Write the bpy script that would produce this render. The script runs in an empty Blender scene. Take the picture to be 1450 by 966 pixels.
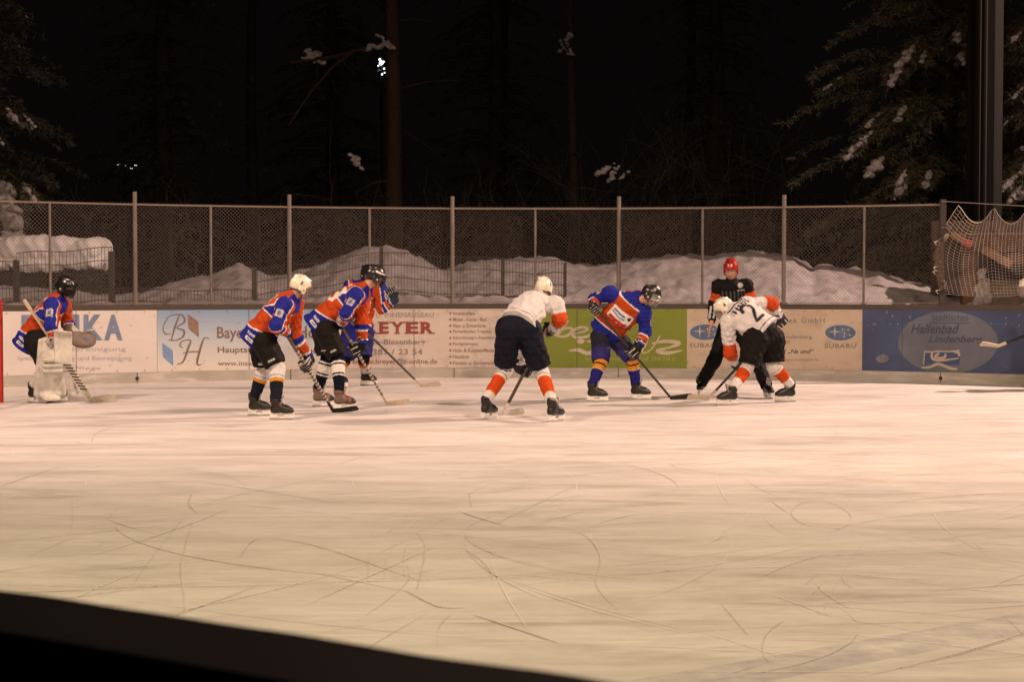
import bpy, bmesh, math, random
import numpy as np
from mathutils import Vector, Matrix, noise

random.seed(7); np.random.seed(7)
S = bpy.context.scene
C = S.collection
R = math.radians

# ------------------------------------------------------------------ camera
F_PX = 2400.0; HOR = 400.0; CAM_H = 1.5
PITCH = math.atan((483 - HOR) / F_PX)
cd = bpy.data.cameras.new('camera'); cam = bpy.data.objects.new('camera', cd); C.objects.link(cam)
cd.sensor_width = 36; cd.lens = F_PX * 36 / 1450
cam.location = (0, 0, CAM_H); cam.rotation_euler = (math.pi / 2 - PITCH, 0, 0)
cd.clip_start = 0.05; cd.clip_end = 600
cd.dof.use_dof = True; cd.dof.focus_distance = 21.0; cd.dof.aperture_fstop = 6.5
S.camera = cam

# ------------------------------------------------------------------ night sky
w = bpy.data.worlds.new('World'); S.world = w; w.use_nodes = True
wb = w.node_tree.nodes['Background']; wb.inputs[0].default_value = (0.9, 0.72, 0.66, 1); wb.inputs[1].default_value = 0.0022
S.view_settings.view_transform = 'Standard'; S.view_settings.look = 'None'
S.view_settings.exposure = 0.15; S.view_settings.gamma = 1

# ------------------------------------------------------------------ floodlights of the rink (out of frame)
def flood(name, loc, target, power, col, size, cone, blend=1.0):
    l = bpy.data.lights.new(name, 'SPOT'); l.energy = power; l.color = col; l.shadow_soft_size = size
    l.spot_size = R(cone); l.spot_blend = blend
    o = bpy.data.objects.new(name, l); C.objects.link(o); o.location = loc
    o.rotation_euler = (Vector(target) - Vector(loc)).to_track_quat('-Z', 'Y').to_euler()
    return o
PINK = (1.0, 0.66, 0.50); AMB = (1.0, 0.76, 0.44)
flood('floodlight', (15, 26.0, 11), (1.0, 18, 0), 16500, PINK, 0.16, 110, .9)
flood('floodlight', (-8.5, 14, 9.0), (-4, 20.5, 0), 4500, PINK, 0.5, 105)
flood('floodlight', (6, 11.0, 9.0), (1.5, 20, 0), 3900, PINK, 0.5, 105)
flood('floodlight', (-1, 4, 10.0), (0, 13, 0), 4300, AMB, 0.7, 110)

# ------------------------------------------------------------------ pixel to point
UPV = Vector((0, math.sin(PITCH), math.cos(PITCH))); FWD = Vector((0, math.cos(PITCH), -math.sin(PITCH)))
def ray(px, py):
    return Vector((1, 0, 0)) * ((px - 725) / F_PX) - UPV * ((py - 483) / F_PX) + FWD
def at(px, py, Y):
    r = ray(px, py); return Vector((0, 0, CAM_H)) + r * (Y / r.y)
def ground(px, py, z=0.0):
    r = ray(px, py); return Vector((0, 0, CAM_H)) + r * ((z - CAM_H) / r.z)

# ------------------------------------------------------------------ objects
def tag(o, label=None, cat=None, group=None, kind=None):
    if label: o['label'] = label
    if cat: o['category'] = cat
    if group: o['group'] = group
    if kind: o['kind'] = kind
    return o
def empty(name, loc=(0, 0, 0), label=None, cat=None, group=None):
    o = bpy.data.objects.new(name, None); C.objects.link(o); o.location = loc; o.empty_display_size = .2
    return tag(o, label, cat, group)
def link_mesh(name, me, m, parent=None):
    o = bpy.data.objects.new(name, me); C.objects.link(o)
    if m is not None:
        for q in (m if isinstance(m, (list, tuple)) else [m]): me.materials.append(q)
    if parent is not None:
        o.parent = parent
        # meshes are built in world coordinates; keep them there under the moved parent
        p = Vector((0, 0, 0)); q = parent
        while q is not None: p += q.location; q = q.parent
        o.location = -p if parent.type == 'EMPTY' else (0, 0, 0)
    return o

class MB:
    """collects simple solids for one mesh"""
    def __init__(s): s.v = []; s.f = []; s.mi = []
    def add(s, vs, fs, mi=0):
        b = len(s.v); s.v += [tuple(v) for v in vs]; s.f += [tuple(b + i for i in f) for f in fs]; s.mi += [mi] * len(fs); return s
    def box(s, c, d, M=None, mi=0, bev=0):
        x, y, z = d[0] / 2, d[1] / 2, d[2] / 2
        vs = [Vector((i * x, j * y, k * z)) for i in (-1, 1) for j in (-1, 1) for k in (-1, 1)]
        if M is not None: vs = [M @ v for v in vs]
        c = Vector(c)
        return s.add([v + c for v in vs], [(0, 1, 3, 2), (4, 6, 7, 5), (0, 4, 5, 1), (2, 3, 7, 6), (0, 2, 6, 4), (1, 5, 7, 3)], mi)
    def tube(s, pts, r, n=6, mi=0, cap=True):
        pts = [Vector(p) for p in pts]; rs = r if isinstance(r, (list, tuple)) else [r] * len(pts)
        b = len(s.v); up = None
        for i, p in enumerate(pts):
            d = (pts[min(i + 1, len(pts) - 1)] - pts[max(i - 1, 0)]).normalized()
            if up is None: up = Vector((0, 0, 1)) if abs(d.z) < .9 else Vector((1, 0, 0))
            u = (up - d * up.dot(d)).normalized(); v = d.cross(u); up = u
            for k in range(n):
                a = 2 * math.pi * k / n
                s.v.append(tuple(p + (u * math.cos(a) + v * math.sin(a)) * rs[i]))
        for i in range(len(pts) - 1):
            for k in range(n):
                s.f.append((b + i * n + k, b + i * n + (k + 1) % n, b + (i + 1) * n + (k + 1) % n, b + (i + 1) * n + k)); s.mi.append(mi)
        if cap:
            s.f.append(tuple(b + k for k in range(n))[::-1]); s.f.append(tuple(b + (len(pts) - 1) * n + k for k in range(n))); s.mi += [mi, mi]
        return s
    def prism(s, a, b, w, h, up=(0, 0, 1), mi=0):
        a = Vector(a); b = Vector(b); d = (b - a).normalized(); up = Vector(up); u = d.cross(up).normalized(); v = u.cross(d)
        vs = [p + u * i * w / 2 + v * j * h / 2 for p in (a, b) for i, j in ((-1, -1), (1, -1), (1, 1), (-1, 1))]
        return s.add(vs, [(0, 1, 2, 3), (7, 6, 5, 4), (0, 4, 5, 1), (1, 5, 6, 2), (2, 6, 7, 3), (3, 7, 4, 0)], mi)
    def build(s, name, m, parent=None, smooth=False):
        me = bpy.data.meshes.new(name); me.from_pydata(s.v, [], s.f)
        if any(s.mi): me.polygons.foreach_set('material_index', s.mi)
        if smooth: me.polygons.foreach_set('use_smooth', [True] * len(s.f))
        me.update(); return link_mesh(name, me, m, parent)

# ------------------------------------------------------------------ materials
MATS = {}
def mat(name, col=(.5, .5, .5), rough=.6, metal=0.0, spec=.5, nscale=0, namt=0.0, bump=0.0, bscale=60, attr=False, emit=None, dirt=None):
    if name in MATS: return MATS[name]
    m = bpy.data.materials.new(name); m.use_nodes = True; nt = m.node_tree; N = nt.nodes; L = nt.links
    b = N['Principled BSDF']; b.inputs['Roughness'].default_value = rough; b.inputs['Metallic'].default_value = metal
    b.inputs['Specular IOR Level'].default_value = spec
    b.inputs['Base Color'].default_value = (*col, 1)
    tc = N.new('ShaderNodeTexCoord'); src = None
    if attr:
        a = N.new('ShaderNodeAttribute'); a.attribute_name = 'Col'; src = a.outputs['Color']
    if nscale:
        n = N.new('ShaderNodeTexNoise'); n.inputs['Scale'].default_value = nscale; n.inputs['Detail'].default_value = 6
        L.new(tc.outputs['Object'], n.inputs['Vector'])
        r = N.new('ShaderNodeValToRGB'); r.color_ramp.elements[0].position = .3; r.color_ramp.elements[1].position = .7
        lo = 1 - namt; r.color_ramp.elements[0].color = (lo, lo, lo, 1); r.color_ramp.elements[1].color = (1, 1, 1, 1)
        L.new(n.outputs['Fac'], r.inputs['Fac'])
        mx = N.new('ShaderNodeMix'); mx.data_type = 'RGBA'; mx.blend_type = 'MULTIPLY'; mx.inputs[0].default_value = 1
        if src: L.new(src, mx.inputs[6])
        else: mx.inputs[6].default_value = (*col, 1)
        L.new(r.outputs['Color'], mx.inputs[7]); src = mx.outputs[2]
    if dirt:   # (colour, scale, threshold)
        n = N.new('ShaderNodeTexNoise'); n.inputs['Scale'].default_value = dirt[1]; n.inputs['Detail'].default_value = 8; n.inputs['Roughness'].default_value = .65
        mp = N.new('ShaderNodeMapping'); mp.inputs['Scale'].default_value = dirt[3] if len(dirt) > 3 else (1, 1, 1)
        L.new(tc.outputs['Object'], mp.inputs['Vector']); L.new(mp.outputs['Vector'], n.inputs['Vector'])
        r = N.new('ShaderNodeValToRGB'); r.color_ramp.elements[0].position = dirt[2]; r.color_ramp.elements[1].position = dirt[2] + .2
        r.color_ramp.elements[0].color = (0, 0, 0, 1); r.color_ramp.elements[1].color = (.6, .6, .6, 1)
        L.new(n.outputs['Fac'], r.inputs['Fac'])
        mx = N.new('ShaderNodeMix'); mx.data_type = 'RGBA'; L.new(r.outputs['Color'], mx.inputs[0])
        if src: L.new(src, mx.inputs[6])
        else: mx.inputs[6].default_value = (*col, 1)
        mx.inputs[7].default_value = (*dirt[0], 1); src = mx.outputs[2]
    if src: L.new(src, b.inputs['Base Color'])
    if bump:
        n = N.new('ShaderNodeTexNoise'); n.inputs['Scale'].default_value = bscale; n.inputs['Detail'].default_value = 5
        L.new(tc.outputs['Object'], n.inputs['Vector'])
        bp = N.new('ShaderNodeBump'); bp.inputs['Strength'].default_value = bump; bp.inputs['Distance'].default_value = .02
        L.new(n.outputs['Fac'], bp.inputs['Height']); L.new(bp.outputs['Normal'], b.inputs['Normal'])
    if emit:
        b.inputs['Emission Color'].default_value = (*emit[0], 1); b.inputs['Emission Strength'].default_value = emit[1]
    MATS[name] = m; return m

def M3(*cols): return cols
fabric = mat('jersey_fabric', rough=.8, attr=True, bump=.9, bscale=13, nscale=14, namt=.14, spec=.15)
knit = mat('sock_knit', rough=.9, attr=True, bump=.5, bscale=24, nscale=30, namt=.15, spec=.05)
nylon = mat('pants_nylon', rough=.7, attr=True, bump=.8, bscale=14, nscale=10, namt=.3, spec=.12)
gloveM = mat('glove_leather', rough=.55, attr=True, bump=.3, bscale=50, spec=.2)
shellM = mat('helmet_plastic', rough=.28, attr=True, spec=.6)
skinM = mat('skin', rough=.55, attr=True, nscale=40, namt=.1)
bootM = mat('skate_boot_leather', rough=.4, attr=True, bump=.2, bscale=40, nscale=20, namt=.25)
holderM = mat('skate_holder_plastic', (.78, .76, .73), .4, nscale=20, namt=.15)
steel = mat('blade_steel', (.55, .55, .55), .25, 1.0)
padM = mat('goalie_pad_leather', (.60, .58, .53), .55, nscale=9, namt=.3, bump=.3, bscale=18, dirt=((.2, .17, .13), 7, .52))
snowM = mat('snow', (.80, .80, .83), .85, spec=.3, bump=.6, bscale=7, nscale=2.5, namt=.18)
# ------------------------------------------------------------------ implicit surfaces (distance fields turned into one continuous mesh)
def npv(v): return np.array((v[0], v[1], v[2]), dtype=np.float64)
def seg(P, a, b, ra, rb, w=None, s=1.0):
    a = npv(a); b = npv(b); ba = b - a; L2 = max((ba * ba).sum(), 1e-9)
    px, py, pz = P[0] - a[0], P[1] - a[1], P[2] - a[2]
    t = np.clip((px * ba[0] + py * ba[1] + pz * ba[2]) / L2, 0, 1)
    dx, dy, dz = px - t * ba[0], py - t * ba[1], pz - t * ba[2]
    if w is not None:
        w = npv(w); c = (dx * w[0] + dy * w[1] + dz * w[2]) * (1 - 1 / s)
        dx, dy, dz = dx - w[0] * c, dy - w[1] * c, dz - w[2] * c
    return np.sqrt(dx * dx + dy * dy + dz * dz) - (ra + (rb - ra) * t), t
def ellip(P, c, X, Y, Z, r):
    c = npv(c); q = []
    for A, rr in ((X, r[0]), (Y, r[1]), (Z, r[2])):
        A = npv(A); q.append(((P[0] - c[0]) * A[0] + (P[1] - c[1]) * A[1] + (P[2] - c[2]) * A[2], rr))
    k0 = np.sqrt(sum((a / b) ** 2 for a, b in q)); k1 = np.sqrt(sum((a / (b * b)) ** 2 for a, b in q)) + 1e-9
    return k0 * (k0 - 1) / k1
def plane(P, o, n):
    o = npv(o); n = npv(n); n = n / np.linalg.norm(n)
    return (P[0] - o[0]) * n[0] + (P[1] - o[1]) * n[1] + (P[2] - o[2]) * n[2]
def wob(P, f, seed=0.0):
    x, y, z = P[0] * f, P[1] * f, P[2] * f
    a = np.sin(x + 1.3 * np.sin(y * .8 + seed) + seed) * np.sin(1.1 * y + 1.7 * np.sin(z * .7 + seed * 2)) \
        + .6 * np.sin(1.9 * z + 1.2 * np.sin(x * 1.3 + seed)) * np.sin(2.1 * x + .7 * y + seed * 3)
    rg = 1 - 2 * np.abs(np.sin(1.7 * x + .9 * z + 1.1 * np.sin(y * .9 + seed)) * np.cos(1.5 * z - .8 * y + seed))
    return a * .8 + rg * .75

class Field:
    def __init__(s, lo, hi, h):
        s.lo = np.array(lo, float) - 3 * h; s.h = h
        s.n = np.ceil((np.array(hi, float) + 3 * h - s.lo) / h).astype(int) + 1
        s.F = np.full(tuple(s.n), 10.0, dtype=np.float32)
    def sl(s, lo, hi):
        i0 = np.clip(np.floor((np.array(lo) - s.lo) / s.h).astype(int), 0, s.n - 1)
        i1 = np.clip(np.ceil((np.array(hi) - s.lo) / s.h).astype(int) + 1, 1, s.n)
        ax = [s.lo[k] + s.h * np.arange(i0[k], i1[k]) for k in range(3)]
        return tuple(slice(i0[k], i1[k]) for k in range(3)), np.meshgrid(*ax, indexing='ij')
    def add(s, fn, lo, hi, k=.02, mode='u'):
        m = .03 + k; q, P = s.sl(np.array(lo) - m, np.array(hi) + m)
        if 0 in P[0].shape: return
        d = fn(P); a = s.F[q]
        if mode == 'u':
            h = np.clip(.5 + .5 * (d - a) / k, 0, 1); s.F[q] = d * (1 - h) + a * h - k * h * (1 - h)
        elif mode == 's':   # subtract
            h = np.clip(.5 - .5 * (a + d) / k, 0, 1); s.F[q] = a * (1 - h) - d * h + k * h * (1 - h)
    def cone(s, a, b, ra, rb, k=.02, w=None, ws=1.0, cuts=(), fold=None):
        a = npv(a); b = npv(b); r = max(ra, rb) * max(ws, 1)
        def fn(P):
            d, t = seg(P, a, b, ra, rb, w, ws)
            if fold: d = d + fold[0] * wob(P, fold[1], fold[2])
            for (o, n) in cuts: d = np.maximum(d, plane(P, o, n))
            return d
        s.add(fn, np.minimum(a, b) - r, np.maximum(a, b) + r, k)
    def ell(s, c, X, Y, Z, r, k=.01, cuts=(), mode='u'):
        def fn(P):
            d = ellip(P, c, X, Y, Z, r)
            for (o, n) in cuts: d = np.maximum(d, plane(P, o, n))
            return d
        m = max(r); s.add(fn, npv(c) - m, npv(c) + m, k, mode)
    def mesh(s):
        F = s.F; h = s.h; ins = F < 0
        c = [(i, j, k) for i in (0, 1) for j in (0, 1) for k in (0, 1)]
        def sh(A, o): return A[o[0]:A.shape[0] - 1 + o[0], o[1]:A.shape[1] - 1 + o[1], o[2]:A.shape[2] - 1 + o[2]]
        n = sum(sh(ins, o).astype(np.int8) for o in c); mixed = (n > 0) & (n < 8)
        idx = np.full(mixed.shape, -1, dtype=np.int64); I = np.argwhere(mixed); idx[mixed] = np.arange(len(I))
        if len(I) == 0: return np.zeros((0, 3)), np.zeros((0, 4), int)
        val = {o: F[I[:, 0] + o[0], I[:, 1] + o[1], I[:, 2] + o[2]].astype(float) for o in c}
        acc = np.zeros((len(I), 3)); cnt = np.zeros(len(I))
        for i, p in enumerate(c):
            for q in c[i + 1:]:
                if sum(abs(p[k] - q[k]) for k in range(3)) != 1: continue
                a, b = val[p], val[q]; x = (a < 0) != (b < 0)
                t = np.where(x, a / np.where(np.abs(a - b) < 1e-12, 1, a - b), 0)
                for k in range(3): acc[:, k] += np.where(x, p[k] + t * (q[k] - p[k]), 0)
                cnt += x
        V = s.lo + h * (I + acc / cnt[:, None])
        Q = []
        for ax in range(3):
            o = [0, 0, 0]; o[ax] = 1
            A = ins[:ins.shape[0] - o[0], :ins.shape[1] - o[1], :ins.shape[2] - o[2]]; B = ins[o[0]:, o[1]:, o[2]:]
            e = np.argwhere(A != B); u, v = (ax + 1) % 3, (ax + 2) % 3
            ok = (e[:, u] > 0) & (e[:, v] > 0) & (e[:, u] < idx.shape[u]) & (e[:, v] < idx.shape[v]) & (e[:, ax] < idx.shape[ax])
            e = e[ok]; flip = A[e[:, 0], e[:, 1], e[:, 2]]
            def cell(du, dv):
                g = e.copy(); g[:, u] += du; g[:, v] += dv; return idx[g[:, 0], g[:, 1], g[:, 2]]
            q = np.stack([cell(-1, -1), cell(0, -1), cell(0, 0), cell(-1, 0)], 1)
            q[~flip] = q[~flip][:, ::-1]; Q.append(q)
        return V, np.concatenate(Q)

def fast_mesh(name, V, Q, col=None):
    me = bpy.data.meshes.new(name)
    me.vertices.add(len(V)); me.vertices.foreach_set('co', V.astype(np.float32).ravel())
    me.loops.add(Q.size); me.loops.foreach_set('vertex_index', Q.astype(np.int32).ravel())
    me.polygons.add(len(Q)); k = Q.shape[1]
    me.polygons.foreach_set('loop_start', np.arange(0, Q.size, k, dtype=np.int32))
    me.polygons.foreach_set('loop_total', np.full(len(Q), k, dtype=np.int32))
    me.polygons.foreach_set('use_smooth', np.ones(len(Q), dtype=bool))
    me.update(calc_edges=True); me.validate()
    if col is not None:
        a = me.color_attributes.new('Col', 'FLOAT_COLOR', 'POINT')
        a.data.foreach_set('color', np.concatenate([col, np.ones((len(col), 1))], 1).astype(np.float32).ravel())
    return me
def field_obj(name, fld, m, parent, paint=None):
    V, Q = fld.mesh()
    col = None
    if paint is not None:
        col = paint(V) if callable(paint) else np.tile(np.array(paint, float), (len(V), 1))
    return link_mesh(name, fast_mesh(name, V, Q, col), m, parent)
# ------------------------------------------------------------------ ice
def ice_material():
    m = bpy.data.materials.new('ice'); m.use_nodes = True; nt = m.node_tree; N = nt.nodes; L = nt.links; b = N['Principled BSDF']
    tc = N.new('ShaderNodeTexCoord')
    def nz(scale, mapscale, rot=0, det=6, rgh=.6, dist=0):
        mp = N.new('ShaderNodeMapping'); mp.inputs['Scale'].default_value = mapscale; mp.inputs['Rotation'].default_value = (0, 0, rot)
        n = N.new('ShaderNodeTexNoise'); n.inputs['Scale'].default_value = scale; n.inputs['Detail'].default_value = det; n.inputs['Roughness'].default_value = rgh; n.inputs['Distortion'].default_value = dist
        L.new(tc.outputs['Object'], mp.inputs['Vector']); L.new(mp.outputs['Vector'], n.inputs['Vector']); return n.outputs['Fac']
    def ramp(f, a, b_, ca, cb):
        r = N.new('ShaderNodeValToRGB'); e = r.color_ramp.elements; e[0].position = a; e[1].position = b_; e[0].color = (*ca, 1); e[1].color = (*cb, 1); L.new(f, r.inputs['Fac']); return r.outputs['Color']
    def mix(f, a, c, mode='MIX'):
        x = N.new('ShaderNodeMix'); x.data_type = 'RGBA'; x.blend_type = mode
        if isinstance(f, float): x.inputs[0].default_value = f
        else: L.new(f, x.inputs[0])
        L.new(a, x.inputs[6])
        if isinstance(c, tuple): x.inputs[7].default_value = (*c, 1)
        else: L.new(c, x.inputs[7])
        return x.outputs[2]
    base = ramp(nz(.35, (.6, 1, 1), .2, 4), .3, .7, (.66, .65, .65), (.75, .735, .735))
    streak = ramp(nz(1.5, (.55, 1.5, 1), .06, 12, .78, .4), .38, .62, (.78, .77, .76), (1, 1, 1)); c = mix(1.0, base, streak, 'MULTIPLY')
    patch = ramp(nz(.9, (.5, 2.0, 1), -.12, 9, .70, .5), .52, .68, (1, 1, 1), (.70, .68, .66)); c = mix(1.0, c, patch, 'MULTIPLY')
    h = None
    for i, (rot, sc) in enumerate(((.15, 1), (.9, 1.3), (-.6, .9), (2.2, 1.1), (-1.2, 1.2))):
        f = nz(2.2 * sc, (.22, 14, 1), rot, 3, .5, .25); s_ = ramp(f, .66, .70, (0, 0, 0), (1, 1, 1)); g = nz(.5, (1, 1, 1), i * 1.3, 2); gm = ramp(g, .45, .6, (0, 0, 0), (.55, .55, .55))
        k = mix(1.0, s_, gm, 'MULTIPLY'); c = mix(k, c, (.95, .95, .97) if i % 2 else (.46, .44, .42))
    spk = ramp(nz(55, (1, 1, 1), 0, 2, .5), .70, .75, (0, 0, 0), (.5, .5, .5)); c = mix(spk, c, (.9, .9, .92))
    L.new(c, b.inputs['Base Color'])
    rr = N.new('ShaderNodeMapRange'); L.new(nz(1.2, (.4, 1.6, 1), .1, 6), rr.inputs['Value']); rr.inputs[3].default_value = .30; rr.inputs[4].default_value = .62; L.new(rr.outputs[0], b.inputs['Roughness'])
    bp = N.new('ShaderNodeBump'); bp.inputs['Strength'].default_value = .25; bp.inputs['Distance'].default_value = .01; L.new(nz(9, (.5, 2, 1), .05, 7), bp.inputs['Height']); L.new(bp.outputs['Normal'], b.inputs['Normal'])
    b.inputs['Specular IOR Level'].default_value = .35
    return m
iceM = ice_material()
def sheet(name, x0, x1, y0, y1, z, m):
    me = bpy.data.meshes.new(name); me.from_pydata([(x0, y0, z), (x1, y0, z), (x1, y1, z), (x0, y1, z)], [], [(0, 1, 2, 3)]); o = link_mesh(name, me, m); tag(o, kind='structure'); return o
sheet('snowy_ground', -300, 300, -60, 400, -.03, snowM)
sheet('ice', -17, 17, -3, 28, 0, iceM)

def ground_ribbon(mb, pts, wd, z=.004, n=8):
    P = [ground(x, y) for x, y in pts]; Q = []
    for i in range(len(P) - 1):
        p0, p1, p2, p3 = P[max(i - 1, 0)], P[i], P[i + 1], P[min(i + 2, len(P) - 1)]
        for k in range(n):
            t = k / n; Q.append(.5 * ((2 * p1) + (p2 - p0) * t + (2 * p0 - 5 * p1 + 4 * p2 - p3) * t * t + (3 * p1 - p0 - 3 * p2 + p3) * t ** 3))
    Q.append(P[-1]); vs = []
    for i, p in enumerate(Q):
        d = (Q[min(i + 1, len(Q) - 1)] - Q[max(i - 1, 0)]); d = Vector((-d.y, d.x, 0)).normalized(); t = i / (len(Q) - 1); w_ = .42 * wd * math.sin(math.pi * min(max(t, .03), .97)) ** .5 * (.7 + .5 * random.random())
        vs += [Vector((p.x, p.y, z)) + d * w_ / 2, Vector((p.x, p.y, z)) - d * w_ / 2]
    mb.add(vs, [(2 * i, 2 * i + 1, 2 * i + 3, 2 * i + 2) for i in range(len(Q) - 1)])
mb = MB()
for pts, wd in (([(272, 745), (264, 770), (257, 805), (262, 850), (264, 875)], .016), ([(272, 700), (268, 715), (280, 728)], .02), ([(590, 755), (602, 775), (597, 810), (590, 838)], .015),
                ([(576, 772), (572, 795), (574, 820)], .012), ([(340, 790), (365, 764), (420, 768), (480, 784), (560, 812), (600, 825)], .02), ([(523, 790), (520, 830)], .010), ([(548, 790), (545, 818)], .010),
                ([(665, 700), (668, 720)], .02), ([(810, 750), (835, 765), (850, 790), (845, 830), (875, 865)], .014), ([(1022, 857), (1040, 878), (1060, 902)], .012), ([(1110, 880), (1085, 900), (1080, 925), (1090, 940)], .012),
                ([(575, 838), (620, 860), (660, 862)], .03), ([(670, 872), (720, 888), (790, 912)], .035), ([(650, 725), (680, 735), (715, 745)], .035), ([(130, 628), (135, 615), (160, 605)], .03), ([(0, 690), (40, 676), (90, 660)], .03),
                ([(500, 885), (550, 850), (580, 820), (575, 800)], .008), ([(620, 925), (622, 890), (640, 870)], .008), ([(100, 700), (104, 730), (98, 760)], .010), ([(550, 755), (558, 748)], .02), ([(1190, 805), (1200, 830), (1240, 838)], .01)):
    ground_ribbon(mb, pts, wd)
o = mb.build('skate_marks', mat('skate_mark', (.565, .54, .515), .6)); tag(o, 'thin dark curved skate scratches on the near ice', 'skate marks', kind='stuff')
mb = MB()
for pts, wd in (([(1210, 815), (1260, 820), (1330, 821)], .02), ([(0, 700), (60, 685), (140, 660), (230, 645)], .02), ([(950, 665), (1100, 650), (1300, 660)], .03), ([(700, 640), (850, 632), (980, 640)], .03), ([(60, 815), (200, 795), (330, 780)], .012), ([(900, 915), (1000, 918), (1100, 912)], .01), ([(600, 915), (760, 914), (940, 918)], .008)):
    ground_ribbon(mb, pts, wd)
o = mb.build('skate_marks', mat('skate_mark_white', (.76, .76, .76), .6)); tag(o, 'pale skate scratches on the ice', 'skate marks', kind='stuff')
rs0 = np.random.RandomState(21)
for nm, cc, cnt in (('skate_mark_a', (.61, .592, .58), 420), ('skate_mark_b', (.74, .735, .73), 300), ('skate_mark_c', (.57, .55, .53), 50)):
    mb = MB()
    for i in range(cnt):
        x = rs0.uniform(-7, 8); y = rs0.uniform(6, 25) if rs0.rand() < .45 else rs0.uniform(6, 14); a_ = rs0.uniform(0, 6.283); k_ = rs0.normal() * .35; Lm = rs0.uniform(.25, 1.0) ** 2 * 3.2; n = 10; P = []; px0, py0 = x, y
        for j in range(n + 1): P.append((px0, py0)); px0 += math.cos(a_) * Lm / n; py0 += math.sin(a_) * Lm / n; a_ += k_ * Lm / n
        wd_ = rs0.uniform(.003, .008) * (1.6 if rs0.rand() < .1 else 1); vs = []
        for j, (u_, v_) in enumerate(P):
            q0 = P[max(j - 1, 0)]; q1 = P[min(j + 1, n)]; d_ = Vector((q0[1] - q1[1], q1[0] - q0[0], 0)).normalized(); ww = wd_ * math.sin(math.pi * (j + .3) / (n + .6)) / 2; vs += [Vector((u_, v_, .003)) + d_ * ww, Vector((u_, v_, .003)) - d_ * ww]
        mb.add(vs, [(2 * j, 2 * j + 1, 2 * j + 3, 2 * j + 2) for j in range(n)])
    o = mb.build('skate_marks', mat(nm, cc, .55)); tag(o, 'faint fine skate cuts all over the ice', 'skate marks', kind='stuff')
mb = MB(); a = ground(880, 985); b_ = ground(1700, 838); d = (b_ - a).normalized(); mb.prism(a + Vector((0, 0, .0)), b_ + Vector((0, 0, .0)), .30, .003)
bl = bpy.data.materials.new('faded_blue_line'); bl.use_nodes = True; nt = bl.node_tree; bb = nt.nodes['Principled BSDF']; bb.inputs['Base Color'].default_value = (.36, .36, .50, 1); bb.inputs['Roughness'].default_value = .5
tr = nt.nodes.new('ShaderNodeBsdfTransparent'); mxs = nt.nodes.new('ShaderNodeMixShader'); n_ = nt.nodes.new('ShaderNodeTexNoise'); n_.inputs['Scale'].default_value = 3.5; n_.inputs['Detail'].default_value = 9; n_.inputs['Roughness'].default_value = .7
tc_ = nt.nodes.new('ShaderNodeTexCoord'); nt.links.new(tc_.outputs['Object'], n_.inputs['Vector']); r_ = nt.nodes.new('ShaderNodeValToRGB'); r_.color_ramp.elements[0].position = .38; r_.color_ramp.elements[1].position = .80; r_.color_ramp.elements[1].color = (.50, .50, .50, 1)
nt.links.new(n_.outputs['Fac'], r_.inputs['Fac']); nt.links.new(r_.outputs['Color'], mxs.inputs[0]); nt.links.new(tr.outputs[0], mxs.inputs[1]); nt.links.new(bb.outputs[0], mxs.inputs[2]); nt.links.new(mxs.outputs[0], nt.nodes['Material Output'].inputs['Surface'])
o = mb.build('blue_line', bl); tag(o, kind='structure')

# ------------------------------------------------------------------ far boards (they bow towards the camera at both ends)
Y0 = F_PX * CAM_H / 135
def bY(px): return Y0 / (1 + .09 * ((px - 770) / 725.0) ** 2)
def bP(px, z, off=0.0):
    def p(q): Yq = bY(q); return Vector(((q - 725) / F_PX * Yq, Yq, 0))
    a = p(px); d = (p(px + 4) - p(px - 4)).normalized(); n = Vector((d.y, -d.x, 0)); q = a + n * off; q.z = z; return q
def zOf(px, py): return at(px, py, bY(px)).z
def bmap(px, py, off): return bP(px, zOf(px, py), off)
ZR0, ZR1, ZK = 1.089, 1.167, .156
def strip(name, x0, x1, z0, z1, o0, o1, m, parent=None, step=12):
    mb = MB(); n = max(2, int((x1 - x0) / step)); vs = []
    for i in range(n + 1):
        px = x0 + (x1 - x0) * i / n; vs += [bP(px, z0, o0), bP(px, z0, o1), bP(px, z1, o1), bP(px, z1, o0)]
    fs = [(3, 2, 1, 0), tuple(n * 4 + k for k in range(4))]
    for i in range(n):
        b = i * 4
        for k in range(4): fs.append((b + k, b + (k + 1) % 4, b + 4 + (k + 1) % 4, b + 4 + k))
    mb.add(vs, fs); return mb.build(name, m, parent)
XA, XB = -420, 1880
boards = empty('rink_boards', bP(770, 0), 'curved rink boards with dark cap rail and grey kick plate behind the skaters', 'rink boards')
wallM = mat('board_back', (.45, .42, .38), .6)
strip('board_wall', XA, XB, -.02, ZR0, 0, -.05, wallM, boards)
strip('cap_rail', XA, XB, ZR0, ZR1, .012, -.09, mat('cap_rail', (.06, .045, .036), .6, nscale=3, namt=.3), boards)
strip('kick_plate', XA, XB, -.02, ZK, .02, .0005, mat('kick_plate', (.40, .375, .33), .5, nscale=2.5, namt=.22, dirt=((.62, .6, .6), 2.2, .5, (1, 1, 6))), boards)
mb = MB()
for px in (-270, -38, 193, 411, 643, 876, 1109, 1333, 1570): mb.prism(bP(px, .005, .0225), bP(px, ZK - .004, .0225), .012, .004, (0, 1, 0))
mb.build('seam', mat('dark_seam', (.10, .085, .07), .8), boards)
for px in (193, 1333): 
    mb = MB(); c = bP(px, .07, .02); mb.tube([c, c + Vector((0, -.012, 0))], .028, 12); mb.build('bolt', mat('dark_hole', (.02, .018, .018), .6), boards)

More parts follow.
